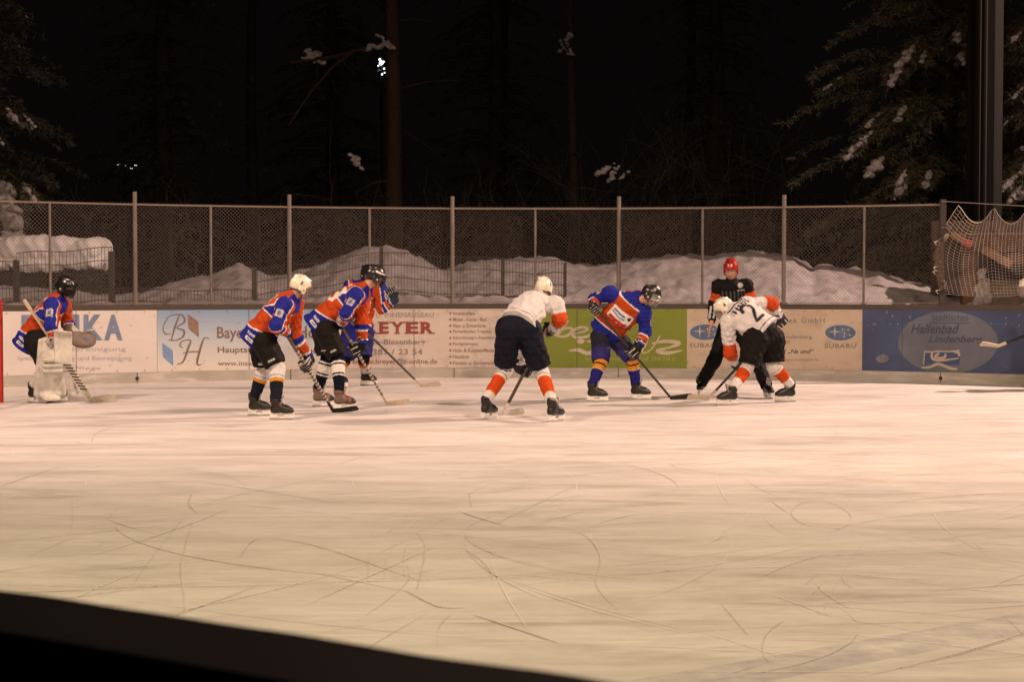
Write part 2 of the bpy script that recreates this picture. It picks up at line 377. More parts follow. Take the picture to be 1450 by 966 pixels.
# ---- lettering helpers
def lettering(name, text, x0, x1, y0, y1, m, parent, off=.011, shear=0, bold=0.0, spacing=1.0, res=3):
    cu = bpy.data.curves.new('t', 'FONT'); cu.body = text; cu.shear = shear; cu.offset = bold; cu.resolution_u = res; cu.space_character = spacing
    ob = bpy.data.objects.new('t', cu); C.objects.link(ob); bpy.context.view_layer.update()
    dg = bpy.context.evaluated_depsgraph_get(); me = bpy.data.meshes.new_from_object(ob.evaluated_get(dg)); bpy.data.objects.remove(ob)
    xs = [v.co.x for v in me.vertices]; ys = [v.co.y for v in me.vertices]; ax, bx, ay, by = min(xs), max(xs), min(ys), max(ys)
    for v in me.vertices:
        px = x0 + (v.co.x - ax) / (bx - ax) * (x1 - x0); py = y1 - (v.co.y - ay) / (by - ay) * (y1 - y0); v.co = bmap(px, py, off)
    me.name = name; return link_mesh(name, me, m, parent)
def crib(mb, pts, wd, off=.011, n=8, mi=0):
    """a brush stroke on the board; pts in board coordinates, wd list or number (pixels)"""
    P = [Vector((x, y, 0)) for x, y in pts]; W = wd if isinstance(wd, (list, tuple)) else [wd] * len(P); Q = []; WW = []
    for i in range(len(P) - 1):
        p0, p1, p2, p3 = P[max(i - 1, 0)], P[i], P[i + 1], P[min(i + 2, len(P) - 1)]
        for k in range(n):
            t = k / n; Q.append(.5 * ((2 * p1) + (p2 - p0) * t + (2 * p0 - 5 * p1 + 4 * p2 - p3) * t * t + (3 * p1 - p0 - 3 * p2 + p3) * t ** 3)); WW.append(W[i] + (W[i + 1] - W[i]) * t)
    Q.append(P[-1]); WW.append(W[-1]); vs = []
    for i, p in enumerate(Q):
        d = Q[min(i + 1, len(Q) - 1)] - Q[max(i - 1, 0)]; d = Vector((-d.y, d.x, 0)).normalized() if d.length else Vector((0, 1, 0))
        a = p + d * WW[i] / 2; b = p - d * WW[i] / 2; vs += [bmap(a.x, a.y, off), bmap(b.x, b.y, off)]
    mb.add(vs, [(2 * i, 2 * i + 1, 2 * i + 3, 2 * i + 2) for i in range(len(Q) - 1)], mi)
def disc(mb, cx, cy, rx, ry, off, rings=6, n=36, mi=0):
    vs = [bmap(cx, cy, off)]; fs = []
    for r_ in range(1, rings + 1):
        for k in range(n): a = 2 * math.pi * k / n; vs.append(bmap(cx + rx * r_ / rings * math.cos(a), cy + ry * r_ / rings * math.sin(a), off))
    for k in range(n): fs.append((0, 1 + (k + 1) % n, 1 + k))
    for r_ in range(rings - 1):
        for k in range(n): b = 1 + r_ * n; fs.append((b + k, b + (k + 1) % n, b + n + (k + 1) % n, b + n + k))
    mb.add(vs, fs, mi)
def poly(mb, pts, off=.011, mi=0): mb.add([bmap(x, y, off) for x, y in pts], [tuple(range(len(pts)))], mi)
def ad_panel(x0, x1, m, label):
    o = strip('advertising_board', x0 + .4, x1 - .4, ZK + .003, ZR0 - .003, .007, .0008, m); tag(o, label, 'advertising board', 'advertising boards along the rink'); return o
DIRT = (.30, .24, .19)
def adm(name, col, amt=.16, th=.56): return mat(name, tuple(c * .93 for c in col), .45, nscale=1.6, namt=amt, dirt=(tuple(c * .5 for c in col), 2.1, th - .03, (1.6, 1.6, 2.2)), spec=.4, bump=.15, bscale=4)
inkB = mat('ink_blue', (.17, .22, .34), .6, nscale=8, namt=.25); inkG = mat('ink_grey', (.22, .19, .18), .6); inkF = mat('ink_faded', (.40, .37, .42), .6); inkR = mat('ink_red', (.26, .045, .04), .6, nscale=10, namt=.3)
inkBr = mat('ink_brown', (.17, .11, .075), .5); inkRB = mat('ink_redbrown', (.24, .15, .12), .6, nscale=12, namt=.3); inkK = mat('ink_dark', (.07, .06, .06), .6)
# 1 white board with big blue letters
p = ad_panel(XA, 222, adm('ad_white_clean', (.66, .62, .60), .10, .66), 'white board with big grey blue capitals ending in KA behind the goalkeeper')
lettering('lettering', 'E', 30, 46, 446, 483, inkB, p, bold=.04); lettering('lettering', 'I', 101, 112, 445.5, 482, inkB, p, bold=.03); lettering('lettering', 'K', 118, 145, 445.5, 482, inkB, p, bold=.05); lettering('lettering', 'A', 147, 173, 445.5, 482, inkB, p, bold=.05)
lettering('lettering', 'Gebäudereinigung', 50, 178, 491, 499, inkF, p); lettering('lettering', 'Spezialist für Glas- und Baureinigung', 24, 186, 504, 512, inkF, p); lettering('lettering', 'und Pflege', 72, 142, 519, 525, inkF, p)
# 2 pale blue board with letters B H
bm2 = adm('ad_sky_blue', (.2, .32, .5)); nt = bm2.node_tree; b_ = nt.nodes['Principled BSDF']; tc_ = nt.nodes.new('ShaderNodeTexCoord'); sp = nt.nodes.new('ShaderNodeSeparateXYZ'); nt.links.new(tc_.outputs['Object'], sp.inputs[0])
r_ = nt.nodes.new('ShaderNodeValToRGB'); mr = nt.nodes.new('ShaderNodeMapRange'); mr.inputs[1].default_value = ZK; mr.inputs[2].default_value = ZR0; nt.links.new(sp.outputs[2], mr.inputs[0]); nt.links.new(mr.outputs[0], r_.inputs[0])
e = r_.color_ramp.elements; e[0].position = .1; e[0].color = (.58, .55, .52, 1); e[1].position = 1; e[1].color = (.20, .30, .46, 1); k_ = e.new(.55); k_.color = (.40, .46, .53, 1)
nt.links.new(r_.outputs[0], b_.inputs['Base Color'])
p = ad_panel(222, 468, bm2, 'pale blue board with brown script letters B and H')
def r3(x, y): return (210 + x / 5.37, 430 + y / 5.37)
mb = MB()
for pts, wd in (([(168, 228), (125, 228), (112, 180), (150, 105), (205, 82), (262, 92), (272, 140), (215, 182), (268, 205), (262, 250), (205, 280), (150, 275)], [1, 1.6, 1.2, 1, 1.2, 2.2, 2.4, 1.2, 2.6, 2.4, 1.4, 1]), ([(235, 88), (200, 180), (172, 282)], [1.4, 2.6, 1.2]),
                ([(262, 335), (238, 320), (252, 288), (318, 278), (300, 340), (262, 440), (215, 462)], [1, 1.4, 1.2, 1.6, 3, 2.2, 1]), ([(258, 378), (330, 366), (392, 366)], [1, 1.8, 1.4]), ([(462, 268), (425, 262), (400, 320), (368, 440), (378, 468), (402, 462)], [1, 1.4, 2.8, 3, 1.6, 1])):
    crib(mb, [r3(*q) for q in pts], wd)
mb.build('script_letters', inkBr, p)
mb = MB(); poly(mb, [r3(298, 80), r3(378, 135), r3(383, 255), r3(305, 190)]); mb.build('emblem', mat('emblem_brown', (.26, .17, .13), .5, nscale=20, namt=.4), p)
mb = MB(); poly(mb, [r3(104, 300), r3(182, 355), r3(186, 475), r3(110, 405)]); mb.build('emblem', mat('emblem_blue', (.17, .28, .50), .5, nscale=10, namt=.2), p)
lettering('lettering', 'Bayer', 307, 352, 463, 484, inkBr, p, bold=.012); lettering('lettering', 'Hof', 421, 455, 461, 479, inkBr, p, bold=.012); lettering('lettering', 'Hauptstraße', 308, 382, 491, 502, inkBr, p, bold=.01); lettering('lettering', 'Isabel', 420, 452, 491, 501, inkBr, p); lettering('lettering', 'www.inselgasthof', 308, 395, 511, 520, inkBr, p)
# 3 joinery board
p = ad_panel(468, 743, adm('ad_white_worn', (.60, .53, .48), .16), 'worn white joinery board with dark red name and a bullet list')
lettering('lettering', 'MÖBEL U. INNENAUSBAU', 497, 614, 441, 449.5, inkG, p)
wx = [497, 516, 535.5, 552, 573, 594, 615.5]
for i, ch in enumerate('BREYER'):
    a, b = wx[i] + .5, wx[i + 1] - 1; lettering('lettering', ch, a + 1, b - .6, 455.7, 472.8, inkR, p, bold=.045)
    mb = MB()
    def sf(x, y, w_): poly(mb, [(x - w_, y - .9), (x + w_, y - .9), (x + w_, y + .9), (x - w_, y + .9)], .0115)
    if ch in 'BRE': sf(a + 2.2, 456.5, 3.2); sf(a + 2.2, 472, 3.2)
    if ch == 'R': sf(b - 1.2, 472, 2.6)
    if ch == 'Y': sf(a + 2, 456.5, 3.6); sf(b - 2, 456.5, 3.6); sf((a + b) / 2, 472, 3.8)
    mb.build('lettering', inkR, p)
lettering('lettering', 'Buch-Biesenberg', 512, 602, 480.5, 490, inkG, p, bold=.02); lettering('lettering', '08381 / 23 54', 512, 598, 494, 502.5, inkG, p, bold=.02, spacing=1.1); lettering('lettering', 'schreinerei.breyer@t-online.de', 480, 619, 508, 517.5, inkRB, p, bold=.012)
rows = ['Innenausbau', 'Möbel - Küche - Bad', 'Haus- u. Zimmertüren', 'Parkettböden Treppen', 'Renovierung u. Reparaturen', 'Fertigelemente', 'Holz- & Kunststofffenster', 'Haustüren', 'Fenster u. Sonnenschutz']
for i, (t_, x1) in enumerate(zip(rows, (672, 688, 688, 695, 706, 677, 705, 664, 708))):
    y = 443.6 + 8.78 * i; mb = MB(); disc(mb, 637.5, y, 1.5, 1.5, .011, 2, 10); mb.build('bullet', inkR, p); lettering('lettering', t_, 641.5, x1, y - 2.6, y + 2.6, inkRB, p, bold=.012)
# 4 green board
p = ad_panel(743, 973, adm('ad_green', (.20, .25, .028), .14), 'green board with pale brush script behind the central players')
def r5(x, y): return (770 + x / 6.59, 430 + y / 6.59)
mb = MB(); W = 3.6
for pts, wd in (([(228, 158), (185, 215), (130, 285), (95, 298)], [2.5, 4, 4, 1.5]), ([(110, 300), (190, 308), (250, 275), (262, 235), (215, 228), (150, 262)], [2, 4, 4.4, 3.6, 3, 2]), ([(262, 288), (370, 262), (410, 232), (340, 222), (268, 262), (290, 312), (400, 308), (470, 270)], [2, 3, 3.4, 3.6, 4.6, 4.2, 3.4, 2]),
                ([(405, 352), (480, 358)], [2.5, 3.5]), ([(232, 442), (320, 432), (400, 462), (470, 448), (520, 395), (560, 350)], [1.5, 5.5, 5.2, 6, 4, 2]), ([(985, 300), (955, 380), (920, 440), (940, 462), (1000, 430), (1060, 345), (1085, 300)], [1.6, 2, 2.4, 2, 1.8, 2.2, 1.8]),
                ([(1010, 372), (1130, 352), (1265, 368), (1190, 405), (1060, 440), (1150, 462), (1290, 438)], [1.8, 5, 5.4, 3.2, 5, 5.6, 1.5])):
    crib(mb, [r5(*q) for q in pts], wd)
disc(mb, *r5(342, 352), 6, 3.6, .011, 2, 16); mb.build('script_letters', mat('ink_pinkwhite', (.52, .46, .34), .6, nscale=5, namt=.3), p)
lettering('lettering', 'www. lindau', 828, 890, 505, 511, mat('ink_palegreen', (.30, .32, .10), .6), p); lettering('lettering', 'tel 08382', 905, 956, 505, 511, MATS['ink_palegreen'], p)
# 5 beige car dealer board
p = ad_panel(973, 1221, adm('ad_beige', (.56, .46, .36), .16), 'beige car dealer board with two blue star ovals')
blueO = mat('oval_blue', (.10, .15, .26), .35, nscale=8, namt=.35); silver = mat('oval_silver', (.40, .42, .46), .4)
for cx, y0 in ((999, 470.5), (1190.5, 471.3)):
    mb = MB(); disc(mb, cx, y0, 23, 12.3, .0095); mb.build('emblem_rim', silver, p); mb = MB(); disc(mb, cx, y0, 21.6, 11.0, .0115); em = mb.build('emblem', blueO, p)
    mb = MB()
    def star(x, y, a, b):
        poly(mb, [(x - a, y), (x - a * .12, y - b * .12), (x, y - b), (x + a * .12, y - b * .12), (x + a, y), (x + a * .12, y + b * .12), (x, y + b), (x - a * .12, y + b * .12)][::-1], .0135)
    star(cx - 8, y0 - 1.5, 10, 9)
    for dx, dy in ((3, -4.5), (11, -4), (6, 1), (13, 3), (5, 5.5)): star(cx + dx, y0 + dy, 4.5, 3)
    mb.build('emblem_stars', silver, p); lettering('lettering', 'SUBARU', cx - 22.5, cx + 22.5, y0 + 15.3, y0 + 21.8, inkG, p, bold=.03, spacing=1.15)
lettering('lettering', 'Autohaus Watzek GmbH', 1030, 1168, 450, 457.5, inkG, p, spacing=1.2, bold=.01); lettering('lettering', 'in Lindenberg', 1100, 1150, 474.5, 481, inkG, p, bold=.01); lettering('lettering', '78', 1112, 1118.5, 482.5, 486.5, inkG, p)
lettering('lettering', 'Servus! „Na und“', 1085, 1153, 494.5, 501.5, inkK, p, shear=.3, bold=.015); lettering('lettering', 'www.autohaus-weinhalde.de', 1085, 1160, 507.5, 511, inkG, p)
# 6 blue pool board
p = ad_panel(1221, XB, adm('ad_pool_blue', (.055, .085, .19), .3, .54), 'weathered dark blue swimming pool board at the right with pale oval')
mb = MB(); disc(mb, 1343, 485, 71, 44, .0090, 14, 48); mb.build('pale_oval', mat('oval_pale', (.125, .145, .20), .5, nscale=2, namt=.35, dirt=((.05, .07, .14), 1.4, .52)), p)
inkN = mat('ink_navy', (.035, .045, .085), .5)
lettering('lettering', 'Städtisches', 1320, 1371, 445, 454, inkN, p, off=.012); mb = MB(); poly(mb, [(1316, 456.3), (1374, 456.8), (1374, 457.8), (1316, 457.3)][::-1], .012); mb.build('rule', inkN, p)
lettering('lettering', 'Hallenbad', 1290, 1359, 459, 472.5, inkN, p, off=.012, shear=.3, bold=.02); lettering('lettering', 'Lindenberg', 1315, 1392, 475.5, 488, inkN, p, off=.012, shear=.3, bold=.02)
def r7(x, y): return (1220 + x / 6.304, 430 + y / 6.304)
mb = MB(); n = 14
for j in range(3): poly(mb, [r7(560 + j * 107, 425), r7(667 + j * 107, 425), r7(667 + j * 107, 548), r7(560 + j * 107, 548)][::-1], .0125)
mb.build('emblem', mat('emblem_pool', (.03, .055, .15), .5), p)
mb = MB()
for pts, wd in (([(562, 430), (640, 432), (690, 425), (760, 428), (880, 420)], 2.2), ([(632, 440), (640, 490), (700, 508), (800, 498), (872, 488)], [3, 4, 3.4, 2.6, 1.6]), ([(700, 440), (665, 470), (700, 488), (750, 475), (752, 445)], [3, 4, 4, 4, 2]), ([(540, 572), (610, 568), (680, 540), (740, 555), (800, 578), (862, 585)], [2, 3.5, 4, 4, 4, 2.4]), ([(820, 425), (868, 440), (878, 470)], [3, 4, 3]), ([(560, 545), (566, 440)], [1.5, 1.2])):
    crib(mb, [r7(*q) for q in pts], wd, .0145)
mb.build('emblem_waves', mat('ink_sand', (.42, .36, .30), .6, nscale=6, namt=.25), p)
mb = MB()
for x, y in ((1289, 449), (1239, 459), (1264, 448), (1272, 459), (1404, 458), (1425, 450), (1425, 459), (1256, 442), (1444, 461), (1288, 458), (1372, 447), (1374, 463), (1444, 447)): disc(mb, x, y, 1.3 + random.random(), 1.5 + random.random(), .0155, 1, 10)
disc(mb, 1250, 508, 9, 6, .0097, 2, 16); mb.build('worn_spots', mat('worn_paint', (.17, .18, .21), .7, nscale=20, namt=.4), p)

# puck marks, panel joints and screws
rs1 = np.random.RandomState(5)
mb = MB()
for i in range(170):
    x = rs1.uniform(-60, 1500); y = 440 + abs(rs1.normal()) * 8 + rs1.rand() * 78; y = min(y, 520); crib(mb, [(x, y), (x + rs1.uniform(-1, 3), y + rs1.uniform(-.8, .8)), (x + rs1.uniform(1, 5), y + rs1.uniform(-1.6, 1.6))], [.2, rs1.uniform(.25, .9), .15], off=.0165, n=3)
o = mb.build('puck_marks', mat('scuff', (.22, .18, .155), .7), boards)
mb = MB()
for px in (107, 352, 586, 817, 1051, 1278): mb.prism(bP(px, ZK + .01, .0175), bP(px, ZR0 - .006, .0175), .007, .002, (0, 1, 0))
mb.build('panel_joint', mat('dark_seam', rough=.8), boards)
mb = MB()
for px in range(-30, 1500, 39):
    for z in (ZK + .03, ZR0 - .03): c = bP(px, z, .016); mb.tube([c, c + Vector((0, -.004, 0))], .008, 6)
mb.build('screw', mat('screw_grey', (.16, .13, .11), .5, .5), boards)

# ------------------------------------------------------------------ chain link fence on the boards
FO = -.045; ZF = 2.667
galv = mat('galvanised', (.19, .165, .145), .5, .3, nscale=6, namt=.3); galvd = mat('wire_grey', (.14, .115, .10), .55, .2); galdk = mat('post_dark', (.05, .042, .038), .6)
fence = empty('chain_link_fence', bP(770, ZR1, FO), 'tall chain link fence with steel posts standing on the far boards', 'fence')
posts = [(-400, 0), (-285, 1), (-160, 0), (-38, 1), (73, 0), (193, 1), (300, 0), (411, 1), (524, 0), (641, 1), (758, 0), (876, 1), (994, 0), (1109, 1), (1222, 0), (1333, 2)]
for px, big in posts:
    mb = MB(); a = bP(px, ZR1, FO); top = {0: ZF, 1: 2.85, 2: 2.74}[big]
    if big == 2: mb.box(a + Vector((0, 0, (top - ZR1) / 2)), (.085, .08, top - ZR1)); mb.build('post', galdk, fence)
    else:
        mb.tube([a, Vector((a.x, a.y, top))], .033 if big else .019, 10); mb.tube([Vector((a.x, a.y, ZR1)), Vector((a.x, a.y, ZR1 + .015))], .06 if big else .035, 10); mb.build('post', galv, fence, False)
wires = MB(); hx = .058; wr = .0018
for (pa, _), (pb, __) in zip(posts[:-1], posts[1:]):
    a = bP(pa, 0, FO); b = bP(pb, 0, FO); Lw = (b - a).length; d = (b - a) / Lw; Hh = ZF - ZR1 - .03; z0 = ZR1 + .02
    sag = random.uniform(-.01, .02)
    for sgn in (1, -1):
        k = -Hh if sgn > 0 else 0
        while k < (Lw if sgn > 0 else Lw + Hh):
            s0, h0 = k, 0.0; s1, h1 = k + sgn * Hh, Hh
            def clip(s0, h0, s1, h1):
                t0, t1 = 0, 1; ds = s1 - s0
                for lo_, hi_ in ((0, Lw),):
                    ta, tb = (lo_ - s0) / ds, (hi_ - s0) / ds; t0 = max(t0, min(ta, tb)); t1 = min(t1, max(ta, tb))
                return t0, t1
            t0, t1 = clip(s0, h0, s1, h1)
            if t1 - t0 > .01:
                off = Vector((d.y, -d.x, 0)) * (.0025 * sgn)
                p0 = a + d * (s0 + (s1 - s0) * t0) + off; p0.z = z0 + Hh * t0; p1 = a + d * (s0 + (s1 - s0) * t1) + off; p1.z = z0 + Hh * t1
                wires.tube([p0, p1], wr, 3, cap=False)
            k += hx
wires.build('wire_mesh', galvd, fence)
mb = MB()
for z, r_ in ((ZF - .008, .009), (ZR1 + .02, .005)):
    mb.tube([bP(px, z, FO + .012) for px in range(-400, 1334, 30)] + [bP(1333, z, FO + .012)], r_, 6)
for i in range(int((1333 + 400) / 2.4)):
    px = -400 + i * 2.4; mb.prism(bP(px, ZF - .022, FO + .02), bP(px + 1.4, ZF + .014, FO + .002), .006, .006)
mb.build('top_wire', mat('wire_light', (.26, .21, .175), .5, .2), fence)
mb = MB()
for px, big in posts:
    if big: 
        for z in (1.45, 1.9, 2.35): a = bP(px, z, FO); mb.tube([a + Vector((0, 0, -.012)), a + Vector((0, 0, .012))], .040, 10)
mb.build('clamp', galv, fence)

# ------------------------------------------------------------------ snow bank behind the boards
prof = [(-420, 380), (-100, 400), (120, 415), (160, 420), (200, 418), (240, 402), (300, 392), (340, 376), (380, 392), (440, 383), (480, 366), (515, 353), (545, 351), (575, 358), (610, 374), (630, 381), (650, 375), (700, 370), (740, 365), (770, 366), (815, 376), (845, 377), (880, 374), (905, 368), (940, 364), (1000, 361), (1060, 358), (1110, 362), (1125, 364), (1150, 380), (1170, 378), (1200, 384), (1245, 385), (1262, 393), (1290, 402), (1335, 408), (1420, 425), (1600, 420), (1880, 400)]
px_ = np.arange(-420, 1881, 4.0); pr = np.interp(px_, [a for a, _ in prof], [b for _, b in prof]); vv = np.linspace(0, 1, 90)
V = []
for i, (q, y) in enumerate(zip(px_, pr)):
    yb = bY(q)
    zr = at(q, y, yb + 4.2).z
    for v in vv:
        Yq = yb + .14 + v * 9.0; t = Yq - yb
        if t < 4.2: s = t / 4.2; z = 1.12 + (zr - 1.12) * (s * s * (3 - 2 * s)) ** .8
        else: s = min((t - 4.2) / 4.9, 1); z = zr + (.9 - zr) * s * s * (3 - 2 * s)
        X = (q - 725) / F_PX * Yq
        am = min(1, t / .8)
        z += am * (.07 * noise.noise((X * 1.3, Yq * 1.3, 0)) + .09 * abs(noise.noise((X * 2.2, Yq * 2.2, 4))) + .09 * max(0, noise.noise((X * 4.5, Yq * 4.5, 9)) - .12) + .03 * noise.noise((X * 9, Yq * 9, 1)) - .02)
        V.append((X, Yq, z))
nV = len(vv); Q = np.array([[i * nV + j, (i + 1) * nV + j, (i + 1) * nV + j + 1, i * nV + j + 1] for i in range(len(px_) - 1) for j in range(nV - 1)])
o = link_mesh('snow_bank', fast_mesh('snow_bank', np.array(V), Q), mat('bank_snow', (.32, .305, .325), .9, spec=.2, bump=.7, bscale=6, nscale=3, namt=.3, dirt=((.20, .17, .16), 1.6, .54))); tag(o, kind='structure')

# ------------------------------------------------------------------ bar fence panels in the snow
barM = mat('bar_fence_dark', (.028, .024, .022), .6)
bf = empty('bar_fence', (at(400, 400, bY(400) + .9).x, bY(400) + .9, 1.1), 'low dark vertical bar fence standing in the snow behind the chain link', 'fence')
for x0, x1, ya, yb_ in ((-200, 23, 380, 370), (23, 158, 358, 350), (158, 360, 408, 411), (360, 540, 382, 357), (540, 712, 357, 366), (712, 800, 368, 369)):
    mb = MB(); YY0 = bY(x0) + .9; YY1 = bY(x1) + .9; a = at(x0, ya, YY0); b = at(x1, yb_, YY1); a0 = a.copy(); a0.z = .95; b0 = b.copy(); b0.z = .95; Lf = (b - a).length; n = int(Lf / .052)
    for i in range(n + 1):
        t = i / n; p = a.lerp(b, t); p.z += .018 * math.sin(t * 9); q = a0.lerp(b0, t); mb.tube([q, p], .0044, 3, cap=False)
    hgt = a.z - .95; k = .0
    while k < hgt:
        pts = [Vector((a.lerp(b, t).x, a.lerp(b, t).y - .008, a.lerp(b, t).z - k - .01 + .018 * math.sin(t * 9))) for t in [i / 10 for i in range(11)]]; mb.tube(pts, .006, 4); k += .2
    mb.build('bar_panel', barM, bf)
for px, py, w_ in ((158, 356, .075), (360, 378, .07), (540, 350, .06), (712, 366, .06), (23, 368, .07), (800, 372, .05)):
    YY = bY(px) + .95; a = at(px, py, YY); mb = MB(); mb.box((a.x, a.y, (a.z + .9) / 2), (w_, w_, a.z - .9)); mb.build('fence_post', barM, bf)

# ------------------------------------------------------------------ trees and shrubs
needM = mat('spruce_needles', (.075, .072, .04), .7, nscale=3, namt=.4); dimbark = mat('dimmed_bark', (.02, .013, .010), .9, nscale=8, namt=.5); barkM = mat('bark', (.032, .014, .006), .9, nscale=8, namt=.5, bump=.6, bscale=25); twigM = mat('twig_bark', (.035, .026, .02), .9)  # first bark colour is darkened in place of weak light on the dim trunks
dimneed = mat('dimmed_needles', (.022, .023, .014), .8)  # needle copy with the night gloom put into its colour, left and far spruces
def blades(rs, base, dirs, lens, wid):
    """needle sprays as slim kites: base,dirs (N,3)"""
    n = len(base); rnd = rs.normal(size=(n, 3)); side = np.cross(dirs, rnd); side /= np.linalg.norm(side, axis=1)[:, None] + 1e-9
    L_ = lens[:, None]; a = base; b = base + dirs * L_ * .45 + side * wid[:, None]; c_ = base + dirs * L_; d_ = base + dirs * L_ * .45 - side * wid[:, None]
    return np.stack([a, b, c_, d_], 1).reshape(-1, 3)
def bough(rs, p0, p1, dens, sc, out, stems, droop=.25):
    p0 = np.array(p0, float); p1 = np.array(p1, float); L_ = np.linalg.norm(p1 - p0); n = int(dens * L_ * 10) + 6; t = np.sort(rs.uniform(.12, 1.0, n)); arcv = np.array([0, 0, droop * L_])
    def pt(t): t = np.atleast_1d(t)[:, None]; return p0 + (p1 - p0) * t + arcv * (4 * t * (1 - t)) * .5
    c = pt(t); ax = (p1 - p0) / L_; hz = np.cross(ax, [0, 0, 1.0]); hz /= np.linalg.norm(hz) + 1e-9; sgn = rs.choice([-1, 1], n)
    tl = sc * (.50 * (1 - t) ** .7 + .12) * rs.uniform(.6, 1.2, n)
    td = ax[None] * rs.uniform(.4, .9, n)[:, None] + hz[None] * (sgn * rs.uniform(.5, 1, n))[:, None] + np.array([0, 0, -1.0])[None] * rs.uniform(.1, .55, n)[:, None]; td /= np.linalg.norm(td, axis=1)[:, None]
    m = 13; base = []; dd = []
    for k in range(m):
        f = rs.uniform(0, 1, n)[:, None]; base.append(c + td * tl[:, None] * f + rs.normal(scale=.012, size=(n, 3))); q = td * .8 + rs.normal(scale=.45, size=(n, 3)) + np.array([0, 0, -.15]); dd.append(q / np.linalg.norm(q, axis=1)[:, None])
    base = np.concatenate(base); dd = np.concatenate(dd); N_ = len(base)
    out.append(blades(rs, base, dd, sc * rs.uniform(.07, .17, N_), sc * rs.uniform(.006, .014, N_)))
    stems.tube([Vector(pt(x)[0]) for x in (0, .3, .6, 1)], [.03 * sc, .022 * sc, .013 * sc, .004], 4, cap=False); return pt
def snow_clump(root, rs, p, r, along=None):
    p = np.array(p, float); F_ = Field(p - r * 3.6, p + r * 3.6, max(.016, r / 9)); th = rs.choice([-1, 1]) * rs.uniform(.2, 1.0); al = np.array([math.cos(th), 0, math.sin(th)]); pe = np.array([-math.sin(th), 0, math.cos(th)])
    if along is not None: al = np.array(along) / np.linalg.norm(along); pe = np.array([0, 0, 1.0]) - al * al[2]; pe /= np.linalg.norm(pe)
    for k in range(16):
        a = r * rs.uniform(.16, .48); o_ = np.clip(rs.normal(), -1.6, 1.6); q = p + al * o_ * r * 1.0 + pe * rs.normal() * r * .20 * (1.3 - .5 * abs(o_)) + np.array([0, rs.normal() * r * .25, 0]); F_.ell(q, (1, 0, 0), (0, 1, 0), (0, 0, 1), (a * rs.uniform(.8, 1.5), a * 1.1, a * rs.uniform(.6, 1.0)), r * .22)
    v_, q_ = F_.mesh(); f = 2.4 / r; v_ = v_ + .08 * r * np.stack([np.sin(v_[:, 1] * f + v_[:, 2] * f * 1.7), np.sin(v_[:, 2] * f * 1.3 + v_[:, 0] * f * 2.1), np.sin(v_[:, 0] * f * 1.9 + v_[:, 1] * f)], 1)
    link_mesh('snow_clump', fast_mesh('snow_clump', v_, q_), mat('tree_snow', (.36, .34, .35), .9, spec=.15, nscale=18, namt=.45, bump=1, bscale=40), root)
def spruce(x, y, z0, H, Rad, seed, label, dens=1.0, pads=(), zmin=.8, snowfrac=.15, targets=(), nm=None):
    rs = np.random.RandomState(seed); root = empty('spruce_tree', (x, y, z0), label, 'tree', 'conifers around the rink'); st = MB(); out = []
    st.tube([(x, y, z0), (x + .05, y, z0 + H * .4), (x, y, z0 + H)], [.02 * H, .013 * H, .01], 9); zz = zmin; pts = []
    while zz < H - .3:
        fr_ = (zz / H); rad = Rad * (1 - fr_) ** .75 + .15
        for k in range(int(7 * (1 - fr_)) + 3):
            a = rs.uniform(0, 2 * math.pi); rr = rad * rs.uniform(.6, 1.12); p0 = (x, y, z0 + zz + rs.uniform(-.15, .15)); p1 = (x + rr * math.cos(a), y + rr * math.sin(a), z0 + zz - rr * rs.uniform(.12, .4))
            f = bough(rs, p0, p1, dens, 1.0 if Rad > 1.2 else .55, out, st)
            if rs.uniform() < snowfrac and math.sin(a) < .3: t_ = rs.uniform(.5, .85); pts.append((f(t_)[0] + [0, 0, .04], rs.uniform(.06, .14), f(t_ + .1)[0] - f(t_)[0]))
        zz += rs.uniform(.28, .45) * (1 if Rad > 1.2 else .5)
    for (px, py, Yt, r_) in targets:
        q = at(px, py, Yt); f = bough(rs, (x, y, q.z + .5), (q.x, q.y, q.z), dens * 1.6, 1.0, out, st); 
        if r_: pts.append((f(.97)[0] + [0, -.02, .03], r_, f(1.0)[0] - f(.9)[0])); pts.append((f(.88)[0] + [0, 0, .03], r_ * .6, f(.9)[0] - f(.8)[0]))
    st.build('trunk', dimbark, root); Vv = np.concatenate(out); link_mesh('crown', fast_mesh('crown', Vv, np.arange(len(Vv)).reshape(-1, 4)), nm or needM, root)
    for p, r_, al_ in pts: snow_clump(root, rs, p, r_ * 1.05, al_)
    return root
def gx(px, Y): return (px - 725) / F_PX * Y
spruce(gx(1335, 33.5), 33.5, .9, 12, 3.4, 11, 'large spruce with snow clumps on drooping boughs, left of the steel mast', 1.0, snowfrac=.03, targets=[(1272, 100, 31.2, .16), (1285, 82, 31.3, .14), (1262, 118, 31.1, .12), (1305, 88, 31.4, .09), (1200, 222, 31, .12), (1216, 208, 31.1, .10), (1232, 245, 31.2, .17), (1270, 278, 31, .17), (1272, 262, 31, .12), (1312, 262, 31.2, .14), (1228, 180, 31.5, .09), (1272, 168, 31.4, .13), (1356, 60, 31.5, .12), (1363, 90, 31.5, .13), (1150, 110, 31.6, 0), (1110, 175, 31.6, 0), (1165, 130, 31.6, .06), (1125, 260, 31.5, 0), (1180, 60, 32, 0), (1250, 30, 31.5, 0)])
spruce(gx(1520, 31.5), 31.5, .9, 11, 2.4, 12, 'spruce at the right edge showing snowy branch tips right of the steel mast', .9, snowfrac=.06, targets=[(1432, 62, 30, .08), (1436, 140, 30, .07), (1424, 268, 29.8, .13), (1430, 285, 29.8, .12), (1447, 245, 30, .13), (1448, 275, 30, .13), (1420, 180, 30.2, .04)])
